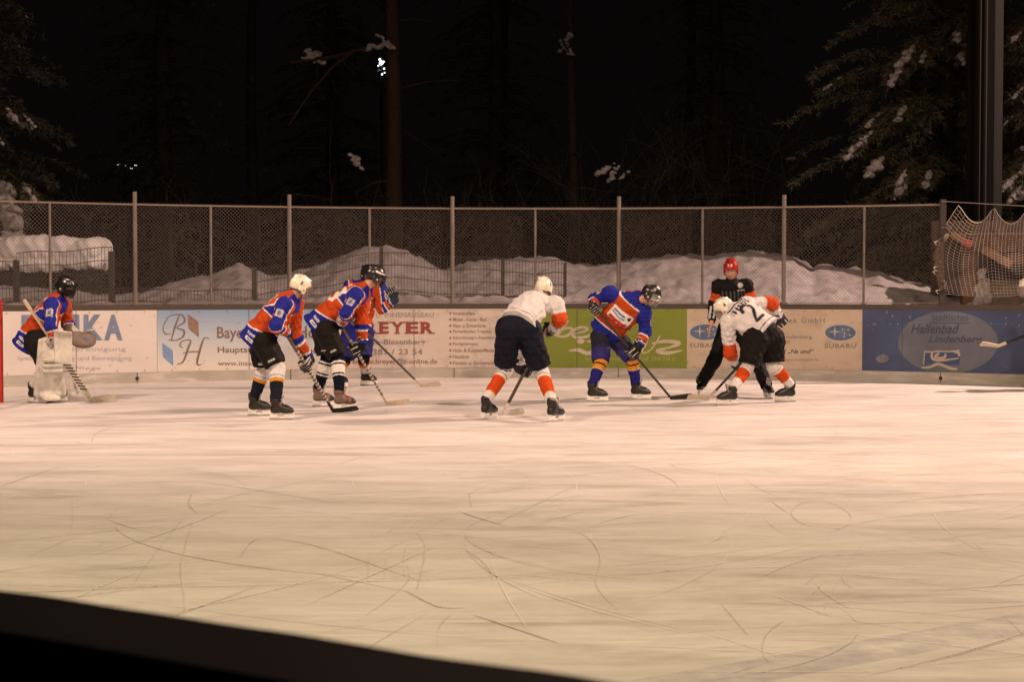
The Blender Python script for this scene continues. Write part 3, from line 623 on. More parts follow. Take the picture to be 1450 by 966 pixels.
spruce(gx(-45, 32), 32, .9, 11, 2.6, 13, 'dark spruce at the left edge with a few snowy boughs', .8, snowfrac=.02, nm=dimneed, targets=[(22, 172, 30.5, .12), (48, 180, 30.5, .07), (40, 28, 31, .03), (30, 70, 31, .03), (60, 115, 31, 0), (3, 205, 30.4, .08), (75, 190, 31, 0)])
spruce(gx(6, 30.2), 30.2, 1.0, 1.95, .75, 14, 'small snow laden conifer at the left edge above the snowy hedge', 1.3, zmin=.1, snowfrac=.9, targets=[(18, 300, 29.7, .26), (12, 322, 29.6, .28), (24, 325, 29.7, .22), (5, 285, 29.8, .2), (45, 282, 29.9, .10)])
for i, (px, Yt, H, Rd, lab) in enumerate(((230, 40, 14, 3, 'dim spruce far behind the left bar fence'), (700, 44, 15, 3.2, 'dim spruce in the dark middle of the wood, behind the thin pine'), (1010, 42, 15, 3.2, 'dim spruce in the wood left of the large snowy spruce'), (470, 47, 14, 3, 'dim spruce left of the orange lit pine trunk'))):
    spruce(gx(px, Yt), Yt, .5, H, Rd, 20 + i, lab, .35, snowfrac=.004, nm=dimneed)
def pine(px, Y, r_, lab, seed, lean=0.0, kids=(), side=True, bk=None):
    bk = bk or dimbark
    rs = np.random.RandomState(seed); x = gx(px, Y); root = empty('pine_tree', (x, Y, .5), lab, 'tree', 'bare trunked trees in the dark wood'); m = MB()
    m.tube([(x + lean * t * 12 + .05 * math.sin(t * 7 + seed), Y + .04 * math.sin(t * 9), .4 + t * 13) for t in [i / 14 for i in range(15)]], [r_ * (1.15 - .6 * i / 14) for i in range(15)], 12); m.build('trunk', bk, root, True)
    m = MB()
    if side:
        for k in range(9):
            z = rs.uniform(3, 12); a = rs.uniform(0, 6.28); L_ = rs.uniform(.7, 1.9); p = Vector((x + lean * z, Y, z)); d = Vector((math.cos(a), math.sin(a), rs.uniform(-.4, .2))); m.tube([p, p + d * L_ * .5, p + d * L_ + Vector((0, 0, -.15))], [.025, .015, .005], 4)
    sp_ = []
    for pts, sn in kids:
        P = [at(a_, b_, Y - .3 * i) for i, (a_, b_) in enumerate(pts)]; m.tube(P, [.045 - .035 * i / len(P) for i in range(len(P))], 6)
        for k in range(len(P) - 1):
            for j in range(3): q = P[k].lerp(P[k + 1], rs.uniform()); m.tube([q, q + Vector(rs.normal(scale=.25, size=3)) + Vector((0, 0, -.1))], [.010, .003], 3)
        sp_ += [at(a_, b_, Y - .3) for a_, b_ in sn]
    m.build('branches', bk, root)
    # needled crown high above the frame
    out = []; st = MB()
    for k in range(26):
        z = rs.uniform(9.5, 13.6); a = rs.uniform(0, 6.28); rr = rs.uniform(.8, 1.9); bough(rs, (x, Y, z), (x + rr * math.cos(a), Y + rr * math.sin(a), z + rs.uniform(-.3, .3)), .5, 1, out, st)
    Vv = np.concatenate(out); link_mesh('crown', fast_mesh('crown', Vv, np.arange(len(Vv)).reshape(-1, 4)), needM, root)
    for p in sp_: snow_clump(root, rs, npv(p), .14)
pine(556, 36, .17, 'thick orange lit pine trunk with a snowy hanging branch, beside the white light', 31, .0, kids=[([(550, 58), (520, 68), (500, 72), (470, 95), (440, 130), (408, 178)], [(545, 58), (532, 66), (447, 80)]), ([(500, 74), (450, 84), (410, 88)], [(440, 80)])], bk=barkM)
pine(812, 39, .11, 'thin dim pine trunk with one snow clump, in the middle of the dark wood', 32, -.006, kids=[([(806, 30), (790, 40), (800, 62), (806, 74)], [(800, 60), (804, 68)])])
pine(360, 45, .15, 'dim trunk at the back of the wood on the left', 33); pine(712, 48, .16, 'dim trunk at the back of the wood in the centre', 34); pine(975, 46, .14, 'dim trunk at the back of the wood right of centre', 35)
def shrub(px, Y, z0, H, n, seed, lab, spread=.5, snow=()):
    rs = np.random.RandomState(seed); x = gx(px, Y); root = empty('bare_shrub', (x, Y, z0), lab, 'shrub', 'bare shrubs behind the fence'); m = MB()
    def grow(p, d, L_, r_, lev):
        pts = [p]; 
        for k in range(4): d = (d + Vector(rs.normal(scale=.16, size=3)) + Vector((0, 0, .02))).normalized(); pts.append(pts[-1] + d * L_ / 4)
        m.tube(pts, [r_ * (1 - .17 * k) for k in range(5)], 3, cap=False)
        if lev > 0:
            for k in range(4): q = pts[rs.randint(1, 5)]; dd = (d + Vector(rs.normal(scale=.6, size=3))).normalized(); grow(q, dd, L_ * rs.uniform(.45, .7), r_ * .5, lev - 1)
    for k in range(n): grow(Vector((x + rs.normal(scale=spread * .4), Y + rs.normal(scale=.2), z0)), Vector((rs.normal(scale=.35), rs.normal(scale=.25), 1)).normalized(), H * rs.uniform(.6, 1), .011, 2)
    m.build('stems', twigM, root)
    for a_, b_, r_ in snow: snow_clump(root, rs, npv(at(a_, b_, Y - .1)), r_)
shrub(510, 33, 1.3, 2.0, 9, 41, 'bare shrub left of the orange lit trunk with a snow clump', .9, [(505, 229, .13)])
shrub(700, 34, 1.4, 1.7, 8, 42, 'bare shrub above the snow bank in the centre', 1.2, ()); shrub(800, 34.5, 1.5, 2.6, 10, 43, 'tall bare shrub behind the centre of the fence', 1.2, ())
shrub(872, 33.5, 1.6, 2.1, 9, 44, 'bare shrub with bright snow lumps above the fence right of centre', .9, [(858, 240, .12), (868, 246, .12), (884, 248, .07)])
shrub(960, 34, 1.8, 2.4, 10, 45, 'dim bare shrub right of the snow topped shrub', 1.2); shrub(1040, 35, 1.8, 3.0, 11, 46, 'tall bare shrub left of the large spruce', 1.3)
shrub(620, 33, 1.4, 1.7, 8, 47, 'bare shrub behind the second steel post from the middle', .9); shrub(430, 32, 1.3, 1.4, 8, 48, 'low bare shrub left of the snow mound', 1.0); shrub(250, 32, 1.2, 1.6, 9, 49, 'bare shrub behind the left chain link bay', 1.2); shrub(1180, 33.2, 1.6, 1.5, 8, 50, 'bare shrub below the boughs of the large spruce', 1.0)
# hedge with a thick snow cap
hd = empty('hedge', (gx(70, 28.9), 28.9, 1.1), 'clipped hedge under a thick snow cap behind the goalkeeper', 'hedge')
F_ = Field((gx(-90, 29) - .2, 28.2, 1.2), (gx(160, 29) + .2, 30.2, 2.6), .03)
xa, xb = gx(-85, 29), gx(150, 29)
za, zb = at(0, 385, 28.6).z, at(0, 340, 28.9).z
def fh(P):
    q = np.stack([np.abs(P[0] - (xa + xb) / 2) - (xb - xa) / 2 + .16, np.abs(P[1] - 29.1) - .36, np.abs(P[2] - (za + zb) / 2 - .03) - (zb - za) / 2 + .15]); return np.linalg.norm(np.maximum(q, 0), axis=0) + np.minimum(q.max(0), 0) - .16 + .035 * wob(P, 4.2, 1.0) + .015 * wob(P, 11, 2)
F_.add(fh, (xa - .2, 28.3, 1.4), (xb + .2, 30, 2.5)); v_, q_ = F_.mesh(); link_mesh('snow_cap', fast_mesh('snow_cap', v_, q_), mat('cap_snow', (.66, .64, .66), .9, bump=.6, bscale=7), hd)
rs = np.random.RandomState(3); N_ = 26000; P_ = np.stack([rs.uniform(xa, xb - .1, N_), rs.uniform(28.7, 29.5, N_), .95 + (za + .1 - .95) * rs.uniform(0, 1, N_)], 1)
gap = np.sin(P_[:, 0] * 3.1) + .5 * np.sin(P_[:, 0] * 7.7) > 1.05; P_ = P_[~gap]; D_ = rs.normal(size=P_.shape); D_ /= np.linalg.norm(D_, axis=1)[:, None]; n_ = len(P_)
Vv = blades(rs, P_, D_, rs.uniform(.05, .11, n_), rs.uniform(.012, .025, n_)); link_mesh('foliage', fast_mesh('foliage', Vv, np.arange(len(Vv)).reshape(-1, 4)), mat('hedge_leaves', (.035, .04, .022), .8), hd)

# ------------------------------------------------------------------ steel mast, net, shelter
mx = gx(1393, 28.6); mast = empty('steel_mast', (mx, 28.6, 1.0), 'tall grey steel column behind the net at the right', 'mast')
mb = MB(); stM = mat('mast_steel', (.006, .005, .005), .9, .0, spec=.1, nscale=2, namt=.25)
mb.box((mx - .075, 28.4, 7.5), (.32, .03, 13.4)); mb.box((mx - .075, 28.9, 7.5), (.32, .03, 13.4)); mb.box((mx - .085, 28.65, 7.5), (.03, .47, 13.4)); mb.build('column', stM, mast)
mb = MB(); mb.box((mx + .165, 28.66, 7.5), (.15, .44, 13.4)); mb.build('side_plate', mat('mast_dark', (.005, .005, .006), .6), mast)
mb = MB(); mb.tube([(mx - .06, 28.36, 1), (mx - .06, 28.36, 14)], .014, 6); mb.tube([(mx - .16, 28.365, 1), (mx - .16, 28.365, 14)], .01, 6); mb.build('cable', mat('cable_grey', (.022, .018, .016), .6), mast)
# netting
net = empty('catch_net', bP(1390, 2.6, -.2), 'white catch net hung in scallops from a wire at the right end of the boards', 'net'); Yn = bY(1380) - .0 + .25
def npt(u, v):
    # u along, v down
    top_px = 1357 + u * 290; k = (top_px - 1359) / 48.0; fr_ = k - math.floor(k); sag = 4 * fr_ * (1 - fr_); ty = 291 + (top_px - 1359) * .03 + 24 * sag * (1.0 if k > 0 else 0)
    by = 416 + 4 * math.sin(u * 9); left = max(0, 1 - u * 6)
    x = top_px - left ** 1.2 * (26 * math.sin(min(v * 1.6, 1) * math.pi / 2) - 6 * v) - 8 * math.sin(v * 3.1) * max(0, 1 - u * 2); y = ty + (by - ty) * v
    y += 6 * math.sin(v * 3.14) * math.sin(u * 21)
    return at(x, y, Yn + .10 * math.sin(u * 15 + v * 2) + .06 * math.sin(v * 7))
mb = MB(); nu, nv = 62, 29
for i in range(nu + 1): mb.tube([npt(i / nu, j / nv) for j in range(nv + 1)], .0018 if i else .006, 3, cap=False)
for j in range(nv + 1): mb.tube([npt(i / nu, j / nv) for i in range(nu + 1)], .0018 if j else .005, 3, cap=False)
mb.build('netting', mat('net_cord', (.55, .48, .45), .8), net)
mb = MB(); mb.tube([at(1333, 285, Yn - .1), at(1400, 289, Yn), at(1470, 293, Yn), at(1650, 300, Yn)], .006, 5); mb.tube([at(1334, 322, Yn - .1), at(1345, 323, Yn)], .006, 5); mb.build('support_wire', galvd, net)
F_ = Field(npv(at(1322, 415, Yn)) - .12, npv(at(1346, 335, Yn)) + .12, .016); pb = [at(1341, 333, Yn - .12), at(1331, 345, Yn - .14), at(1329, 365, Yn - .14), at(1330, 385, Yn - .14), at(1335, 408, Yn - .13)]
for a, b, r0, r1 in zip(pb[:-1], pb[1:], (.03, .06, .075, .07), (.06, .075, .07, .045)): F_.cone(a, b, r0, r1, .03, fold=(.012, 40, 2))
v_, q_ = F_.mesh(); link_mesh('gathered_bundle', fast_mesh('gathered_bundle', v_, q_), mat('net_bundle', (.22, .17, .13), .9, nscale=40, namt=.6, bump=1, bscale=60), net)
mb = MB()
for a in ((1323, 341), (1322, 377), (1321, 383), (1325, 410)): mb.tube([at(a[0] + 7, a[1], Yn - .12), at(a[0], a[1] + 2, Yn - .2), at(a[0] + 3, a[1] + 6, Yn - .18)], .006, 4)
mb.build('loose_cord', mat('net_cord', rough=.8), net)
# shelter
Ys = bY(1400) + 1.1; sh = empty('wooden_shelter', (gx(1410, Ys), Ys, 1.1), 'small brown timber shelter behind the net, beside the steel mast', 'shelter'); wood = mat('weathered_wood', (.11, .058, .032), .8, nscale=5, namt=.45, bump=.3, bscale=20, dirt=((.2, .13, .09), 3, .55)); woodL = mat('pale_wood', (.24, .14, .08), .8, nscale=6, namt=.35)
def beam(name, a, b, w_, h_, m): q = MB(); q.prism(a, b, w_, h_); return q.build(name, m, sh)
p0 = at(1371, 433, Ys); p1 = at(1371, 345, Ys); mb = MB(); mb.box((p0.x, Ys, (p0.z + p1.z) / 2), (.21, .12, p1.z - p0.z)); mb.build('post', wood, sh)
for px in (1560,): q = at(px, 433, Ys); mb = MB(); mb.box((q.x, Ys, (p0.z + p1.z) / 2), (.18, .12, p1.z - p0.z)); mb.build('post', wood, sh)
beam('roof_beam', at(1374, 346, Ys - .1), at(1600, 346, Ys - .1), .14, .22, wood); beam('rafter', at(1392, 353, Ys - .2), at(1432, 375, Ys - .3), .10, .12, woodL); beam('rafter', at(1425, 366, Ys - .24), at(1600, 368, Ys - .24), .10, .16, wood)
beam('brace_plank', at(1346, 331, Ys - .3), at(1375, 347, Ys - .3), .05, .10, woodL); q = MB(); q.prism(at(1365, 341.5, Ys - .33), at(1374.5, 346.8, Ys - .33), .052, .105); q.build('red_tip', mat('red_paint', (.42, .08, .06), .6), sh)
mb = MB(); a = at(1362, 331, Ys - .05); b = at(1620, 331, Ys - .05); mb.add([a, b, b + Vector((0, 1.5, .05)), a + Vector((0, 1.5, .05)), a + Vector((0, 0, -.04)), b + Vector((0, 0, -.04)), b + Vector((0, 1.5, .01)), a + Vector((0, 1.5, .01))], [(0, 1, 2, 3), (7, 6, 5, 4), (0, 4, 5, 1), (1, 5, 6, 2), (2, 6, 7, 3), (3, 7, 4, 0)]); mb.build('roof', wood, sh)
mb = MB(); mb.box((gx(1490, Ys), Ys + 1.5, 1.75), (3.0, .05, 1.5)); mb.build('back_wall', mat('dark_boards', (.05, .032, .022), .9, nscale=6, namt=.4), sh)
mb = MB(); mb.box((gx(1440, Ys), Ys + .4, 1.33), (.9, .12, .42)); mb.build('bench_box', mat('greyed_wood', (.22, .18, .15), .9, nscale=6, namt=.4), sh)
F_ = Field(npv(at(1392, 430, Ys)) - .3, npv(at(1392, 375, Ys)) + .3, .022); rs = np.random.RandomState(8)
for i, (x_, y_) in enumerate(((1386, 425), (1392, 420), (1396, 410), (1390, 400), (1391, 388), (1398, 425), (1394, 405), (1387, 412))): q = npv(at(x_, y_, Ys - .05)); F_.ell(q, (1, 0, 0), (0, 1, 0), (0, 0, 1), (.06 + .03 * rs.rand(), .08, .07 + .05 * rs.rand()), .03)
v_, q_ = F_.mesh(); v_ = v_ + .022 * np.stack([np.sin(v_[:, 2] * 31 + v_[:, 1] * 20), np.sin(v_[:, 0] * 27), np.sin(v_[:, 0] * 43 + v_[:, 1] * 31)], 1) + rs.normal(scale=.006, size=v_.shape); o = link_mesh('snow_pile', fast_mesh('snow_pile', v_, q_), mat('old_snow', (.42, .40, .39), .8, bump=1, bscale=30, nscale=25, namt=.5)); tag(o, 'tall lump of snow leaning inside the timber shelter', 'snow pile')

# ------------------------------------------------------------------ far lights between the trees
glow = mat('lamp_glow', (.8, .8, .8), .5, emit=((.85, .95, 1), 3.0)); glow2 = mat('lamp_glow_dim', (.8, .8, .8), .5, emit=((.8, .9, 1), 1.3)); poleM = mat('pole_dark', (.03, .03, .03), .7)
q = at(540, 93, 60); lp = empty('street_lamp', (q.x, q.y, 0), 'bright white lamp shining through branches left of the orange lit trunk', 'street lamp')
mb = MB(); mb.tube([(q.x, q.y + .1, 0), (q.x, q.y + .1, q.z + .3)], .05, 8); mb.build('pole', poleM, lp)
mb = MB()
for dx, dz, r_ in ((0, .1, .085), (-.05, .22, .05), (.1, -.1, .035), (-.08, -.18, .045), (.08, .14, .04), (.03, -.30, .035), (-.1, .0, .03), (.12, -.24, .03)): bm_ = bmesh.new(); bmesh.ops.create_icosphere(bm_, subdivisions=1, radius=r_); mb.add([(v.co.x + q.x + dx, v.co.y * .3 + q.y - .06, v.co.z + q.z + dz) for v in bm_.verts], [tuple(v.index for v in f.verts) for f in bm_.faces]); bm_.free()
mb.build('lamp_glass', glow, lp)
for i, (px, py, w_) in enumerate(((168, 233, 'leftmost'), (177, 234, 'second from left'), (186, 238, 'third from left'), (192, 234, 'rightmost'))):
    q = at(px, py, 80); lp = empty('distant_lamp', (q.x, q.y, 0), 'tiny white light far off in the left wood, %s of four' % w_, 'lamp', 'tiny far lights'); mb = MB(); mb.tube([(q.x, q.y + .1, 0), (q.x, q.y + .1, q.z + .05)], .03, 6); mb.build('pole', poleM, lp)
    mb = MB(); mb.box((q.x, q.y, q.z), (.10, .05, .05)); mb.build('lamp_glass', glow2, lp)

# ------------------------------------------------------------------ goal at the left edge
g0 = ground(1.5, 570.5); redM = mat('goal_red', (.42, .018, .012), .45, nscale=5, namt=.2); gl = empty('hockey_goal', (g0.x, g0.y - .915, 0), 'red steel hockey goal at the left edge behind the goalkeeper', 'goal'); r_ = .032
mb = MB(); mb.tube([(g0.x, g0.y, 0), (g0.x, g0.y, 1.25)], r_, 12); mb.build('goal_post', redM, gl); mb = MB(); mb.tube([(g0.x, g0.y - 1.83, 0), (g0.x, g0.y - 1.83, 1.25)], r_, 12); mb.build('goal_post', redM, gl)
mb = MB(); mb.tube([(g0.x, g0.y + .03, 1.25), (g0.x, g0.y - 1.86, 1.25)], r_, 12); mb.build('crossbar', redM, gl)
mb = MB(); B_ = [(g0.x, g0.y, .03), (g0.x - .6, g0.y + .12, .03), (g0.x - 1.0, g0.y - .3, .03), (g0.x - 1.05, g0.y - .915, .03), (g0.x - 1.0, g0.y - 1.53, .03), (g0.x - .6, g0.y - 1.95, .03), (g0.x, g0.y - 1.83, .03)]; T_ = [(g0.x, g0.y, 1.25), (g0.x - .35, g0.y - .15, 1.25), (g0.x - .5, g0.y - .5, 1.25), (g0.x - .5, g0.y - .915, 1.25), (g0.x - .5, g0.y - 1.33, 1.25), (g0.x - .35, g0.y - 1.68, 1.25), (g0.x, g0.y - 1.83, 1.25)]
mb.tube(B_, .025, 8); mb.tube(T_, .02, 8); mb.tube([B_[3], T_[3]], .02, 8); mb.build('back_frame', redM, gl)
mb = MB(); n = 24
def along(Pp, t): t = t * (len(Pp) - 1); i = min(int(t), len(Pp) - 2); return Vector(Pp[i]).lerp(Vector(Pp[i + 1]), t - i)
for i in range(45): a = along(B_, i / 44); b = along(T_, i / 44); mb.tube([a, b], .002, 3, cap=False)
for j in range(1, 18): mb.tube([along(B_, i / 30).lerp(along(T_, i / 30), j / 18) for i in range(31)], .002, 3, cap=False)
mb.build('goal_net', mat('goal_net_white', (.6, .58, .55), .8), gl)

# ------------------------------------------------------------------ near barrier, out of focus
a = ground(0, 836, 1.1); b = ground(860, 968, 1.1); a.z = b.z = 0; d = (b - a).normalized(); nrm = Vector((d.y, -d.x, 0)); nrm = nrm if nrm.y < 0 else -nrm
nb = empty('near_barrier', a, 'dark near barrier rail, out of focus across the lower left corner', 'barrier'); A = a - d * 5; B = b + d * 2.2
mb = MB(); e0 = nrm * 0.0; e1 = nrm * .17; mb.add([A + e0, B + e0, B + e1, A + e1] + [v + Vector((0, 0, 1.085)) for v in (A + e0, B + e0, B + e1, A + e1)], [(3, 2, 1, 0), (4, 5, 6, 7), (0, 1, 5, 4), (1, 2, 6, 5), (2, 3, 7, 6), (3, 0, 4, 7)]); mb.build('barrier_wall', mat('barrier_black', (.006, .005, .005), .9, spec=.1), nb)
mb = MB(); n = 160; vs = []
for i in range(n + 1):
    t = i / n; p = A.lerp(B, t); h = 1.0855 + .004 * noise.noise((t * 30, 0, 0)); o_ = .004 * noise.noise((t * 60, 3, 0)) + .006
    vs += [Vector((p.x, p.y, h)) - nrm * o_, Vector((p.x, p.y, 1.1 + .004 * noise.noise((t * 45, 7, 0)))) - nrm * .002, Vector((p.x, p.y, 1.1)) + nrm * .172, Vector((p.x, p.y, 1.0855)) + nrm * .174]
fs = [(3, 2, 1, 0), tuple(n * 4 + k for k in range(4))]
for i in range(n):
    for k in range(4): fs.append((i * 4 + k, i * 4 + (k + 1) % 4, i * 4 + 4 + (k + 1) % 4, i * 4 + 4 + k))
mb.add(vs, fs); mb.build('barrier_cap', mat('barrier_cap', (.016, .014, .012), .8, spec=.15, nscale=6, namt=.4), nb)
# ------------------------------------------------------------------ people
ORG = (.42, .055, .010); BLU = (.014, .020, .235); WHT = (.66, .64, .62); BLK = (.006, .006, .007); NVY = (.0065, .008, .018)
GLD = (.55, .24, .03); SKN = (.50, .26, .18); ORG2 = (.50, .062, .012); GRY = (.25, .25, .26); CRM = (.70, .66, .55)
FONT = {'2': [(.08, .78), (.2, .95), (.5, 1), (.82, .93), (.92, .74), (.8, .54), (.3, .22), (.06, .0), (.95, .0)], '5': [(.92, 1), (.16, 1), (.12, .56), (.5, .64), (.85, .52), (.92, .3), (.78, .06), (.45, 0), (.06, .1)],
        '3': [(.1, .9), (.45, 1), (.85, .88), (.85, .64), (.42, .52), (.88, .42), (.9, .15), (.5, 0), (.06, .1)]}
def blend(col, k, c):
    k = np.clip(k, 0, 1)[:, None]; col[:] = col * (1 - k) + np.array(c) * k
def stamp(col, u, v, text, u0, v0, hgt, c, mask=None, thick=.042):
    """paint stroked digits into col; u to the right, v up, (u0,v0) centre"""
    wch = hgt * .6; gap = hgt * .24; tot = wch * len(text) + gap * (len(text) - 1)
    for n, ch in enumerate(text):
        P = [(u0 - tot / 2 + n * (wch + gap) + x * wch, v0 - hgt / 2 + y * hgt) for x, y in FONT[ch]]; D = np.full(len(u), 9.0)
        for (x0, y0), (x1, y1) in zip(P[:-1], P[1:]):
            L2 = (x1 - x0) ** 2 + (y1 - y0) ** 2; t = np.clip(((u - x0) * (x1 - x0) + (v - y0) * (y1 - y0)) / L2, 0, 1); D = np.minimum(D, np.hypot(u - x0 - t * (x1 - x0), v - y0 - t * (y1 - y0)))
        k = np.clip((thick / 2 - D) / .008 + .5, 0, 1)
        if mask is not None: k = k * mask
        blend(col, k, c)
def unit(v): return Vector(v).normalized()
def ik(a, b, l1, l2, pole):
    a = Vector(a); b = Vector(b); D = b - a; d = D.length; u = D.normalized()
    if d > (l1 + l2) * .985: k = d / ((l1 + l2) * .985); l1 *= k; l2 *= k
    x = (d * d + l1 * l1 - l2 * l2) / (2 * d); h = math.sqrt(max(l1 * l1 - x * x, 0))
    p = Vector(pole); p = (p - u * p.dot(u)).normalized()
    return a + u * x + p * h

def hand_pts(c, s, arm, g=1.0, n=None):
    """closed hand round a bar through c along s; arm = direction elbow -> hand"""
    c = Vector(c); s = unit(s); e = Vector(arm); e = e - s * e.dot(s)
    if e.length < .05: e = s.orthogonal()
    e.normalize(); nn = e.cross(s)
    if n is not None and nn.dot(Vector(n)) < 0: nn = -nn
    n = nn; fing = []
    for i in range(4):
        ln = (1.0, 1.08, 1.0, .84)[i]
        K = c + s * (1.5 - i) * .023 * g + n * .034 * g + e * .022 * g
        p1 = K + e * .026 * g * ln - n * .012 * g; p2 = p1 - n * .040 * g * ln - e * .006 * g; p3 = p2 - e * .030 * g * ln + n * .004
        fing.append((K, p1, p2, p3))
    t0 = c + n * .026 * g - e * .042 * g + s * .036 * g
    t1 = c - n * .002 + s * .050 * g - e * .016 * g + e * 0; t1 = t1 - e * .012; t2 = c - n * .034 * g + s * .043 * g + e * .012 * g
    wrist = c + n * .034 * g - e * .072 * g
    palm = (c + n * .032 * g - e * .055 * g, c + n * .032 * g + e * .02 * g)
    return dict(f=fing, t=(t0, t1, t2), w=wrist, p=palm, s=s, n=n, e=e)
def open_pts(c, s, arm, g=1.0, n=None, curl=.5):
    h = hand_pts(c, s, arm, g, n); e, n, s = h['e'], h['n'], h['s']; c = Vector(c)
    fing = []
    for i in range(4):
        ln = (1.0, 1.1, 1.0, .82)[i]; sp = s * (1.5 - i) * .006
        K = c + s * (1.5 - i) * .024 * g + e * .03 * g + n * .01
        p1 = K + (e * .036 + sp - n * .012 * curl) * g * ln; p2 = p1 + (e * .022 + sp * .5 - n * .022 * curl) * g * ln; p3 = p2 + (e * .012 - n * .024 * curl) * g * ln
        fing.append((K, p1, p2, p3))
    h['f'] = fing; h['t'] = (c - e * .03 * g + s * .03 * g, c + s * .062 * g + e * .0 - n * .012, c + s * .072 * g + e * .032 * g - n * .02)
    h['w'] = c - e * .068 * g; h['p'] = (c - e * .05 * g, c + e * .025 * g); return h
def hand_field(F, h, g=1.0, rf=.0088, kf=.005):
    F.cone(h['p'][0], h['p'][1], .017 * g, .016 * g, .012, h['s'], 2.5)
    for f in h['f']:
        for a, b, r0, r1 in ((f[0], f[1], rf * 1.1, rf), (f[1], f[2], rf, rf * .95), (f[2], f[3], rf * .95, rf * .85)): F.cone(a, b, r0, r1, kf)
    t = h['t']; F.cone(t[0], t[1], rf * 1.6, rf * 1.2, .01); F.cone(t[1], t[2], rf * 1.2, rf * .95, .006)

def bounds(pts, m):
    A = np.array([npv(p) for p in pts]); return A.min(0) - m, A.max(0) + m

def local(V, c, *axes):
    d = V - npv(c); return [d @ npv(a) for a in axes]

def make_skate(root, foot, boot_col, lace_col, accent=None):
    c, yaw = foot; d = Vector((math.cos(yaw), math.sin(yaw), 0)); r = Vector((d.y, -d.x, 0)); Z = Vector((0, 0, 1)); c = Vector((c[0], c[1], 0))
    ank = c - d * .065 + Z * .168
    F = Field(*bounds([c - d * .17, c + d * .18, c + Z * .27], .07), .008)
    bot = [(c + Z * .076, -Z)]
    F.cone(ank + Z * .075 + d * .0, ank - Z * .045 + d * .0, .060, .045, .02, r, .9, cuts=[(ank + Z * .070 - d * .02, Z + d * .12)])
    F.cone(c - d * .085 + Z * .113, c + d * .065 + Z * .108, .042, .038, .03, cuts=bot)
    F.cone(c + d * .03 + Z * .112, c + d * .10 + Z * .100, .040, .036, .02, r, 1.1, cuts=bot)
    F.cone(ank - Z * .01 + d * .02, c + d * .05 + Z * .128, .043, .034, .03)
    F.cone(ank + Z * .03 - d * .042, ank + Z * .085 - d * .050, .02, .014, .02, r, 1.5)
    def paint(V):
        f, s, z = local(V, c, d, r, Z); col = np.tile(boot_col, (len(V), 1))
        if accent:
            col[(f > .02) & (f < .06) & (np.abs(s) > .02)] = accent
            col[(z > .183) & (z < .203)] = accent
        col[f > .085] = BLK
        col[(np.abs(z - .082) < .006)] = (.03, .03, .03)
        return col
    b = field_obj('skate_boot', F, bootM, root, paint)
    m = MB()
    def slab(poly, th, mb=m):
        n = len(poly); vs = [c + d * x * .92 + Z * z + r * s * th / 2 for s in (-1, 1) for x, z in poly]
        mb.add(vs, [tuple(range(n))[::-1], tuple(n + i for i in range(n))] + [(i, (i + 1) % n, n + (i + 1) % n, n + i) for i in range(n)])
    slab([(-.140, .0795), (-.138, .026), (-.050, .026), (-.030, .0795)], .040)
    slab([(.022, .0795), (.040, .026), (.138, .026), (.145, .0795)], .040)
    slab([(-.148, .040), (-.146, .018), (.146, .018), (.152, .040)], .022)
    m.build('blade_holder', holderM, b)
    m = MB(); slab([(-.150, .020), (-.149, .006), (-.13, 0), (.125, 0), (.148, .008), (.152, .022)], .004, m); m.build('blade', steel, b)
    m = MB()
    for i in range(5):
        p = ank + Z * (.055 - .024 * i) + d * (.052 + .021 * i); m.tube([p - r * .022, p + d * .012 + Z * .006, p + r * .022], .0035, 5)
    m.tube([ank + Z * .05 + d * .06, ank + Z * .07 + d * .085 + r * .03, ank + Z * .03 + d * .09 + r * .04], .003, 4)
    q = MB(); q.prism(ank + d * .058 - Z * .01, ank + d * .082 + Z * .10, .062, .012, d); q.build('tongue', mat('tongue_%d' % int(lace_col[0] * 100), tuple(x * .35 for x in lace_col), .8), b)
    m.build('laces', mat('laces_%d' % int(lace_col[0] * 100), lace_col, .8), b)
    return ank, d

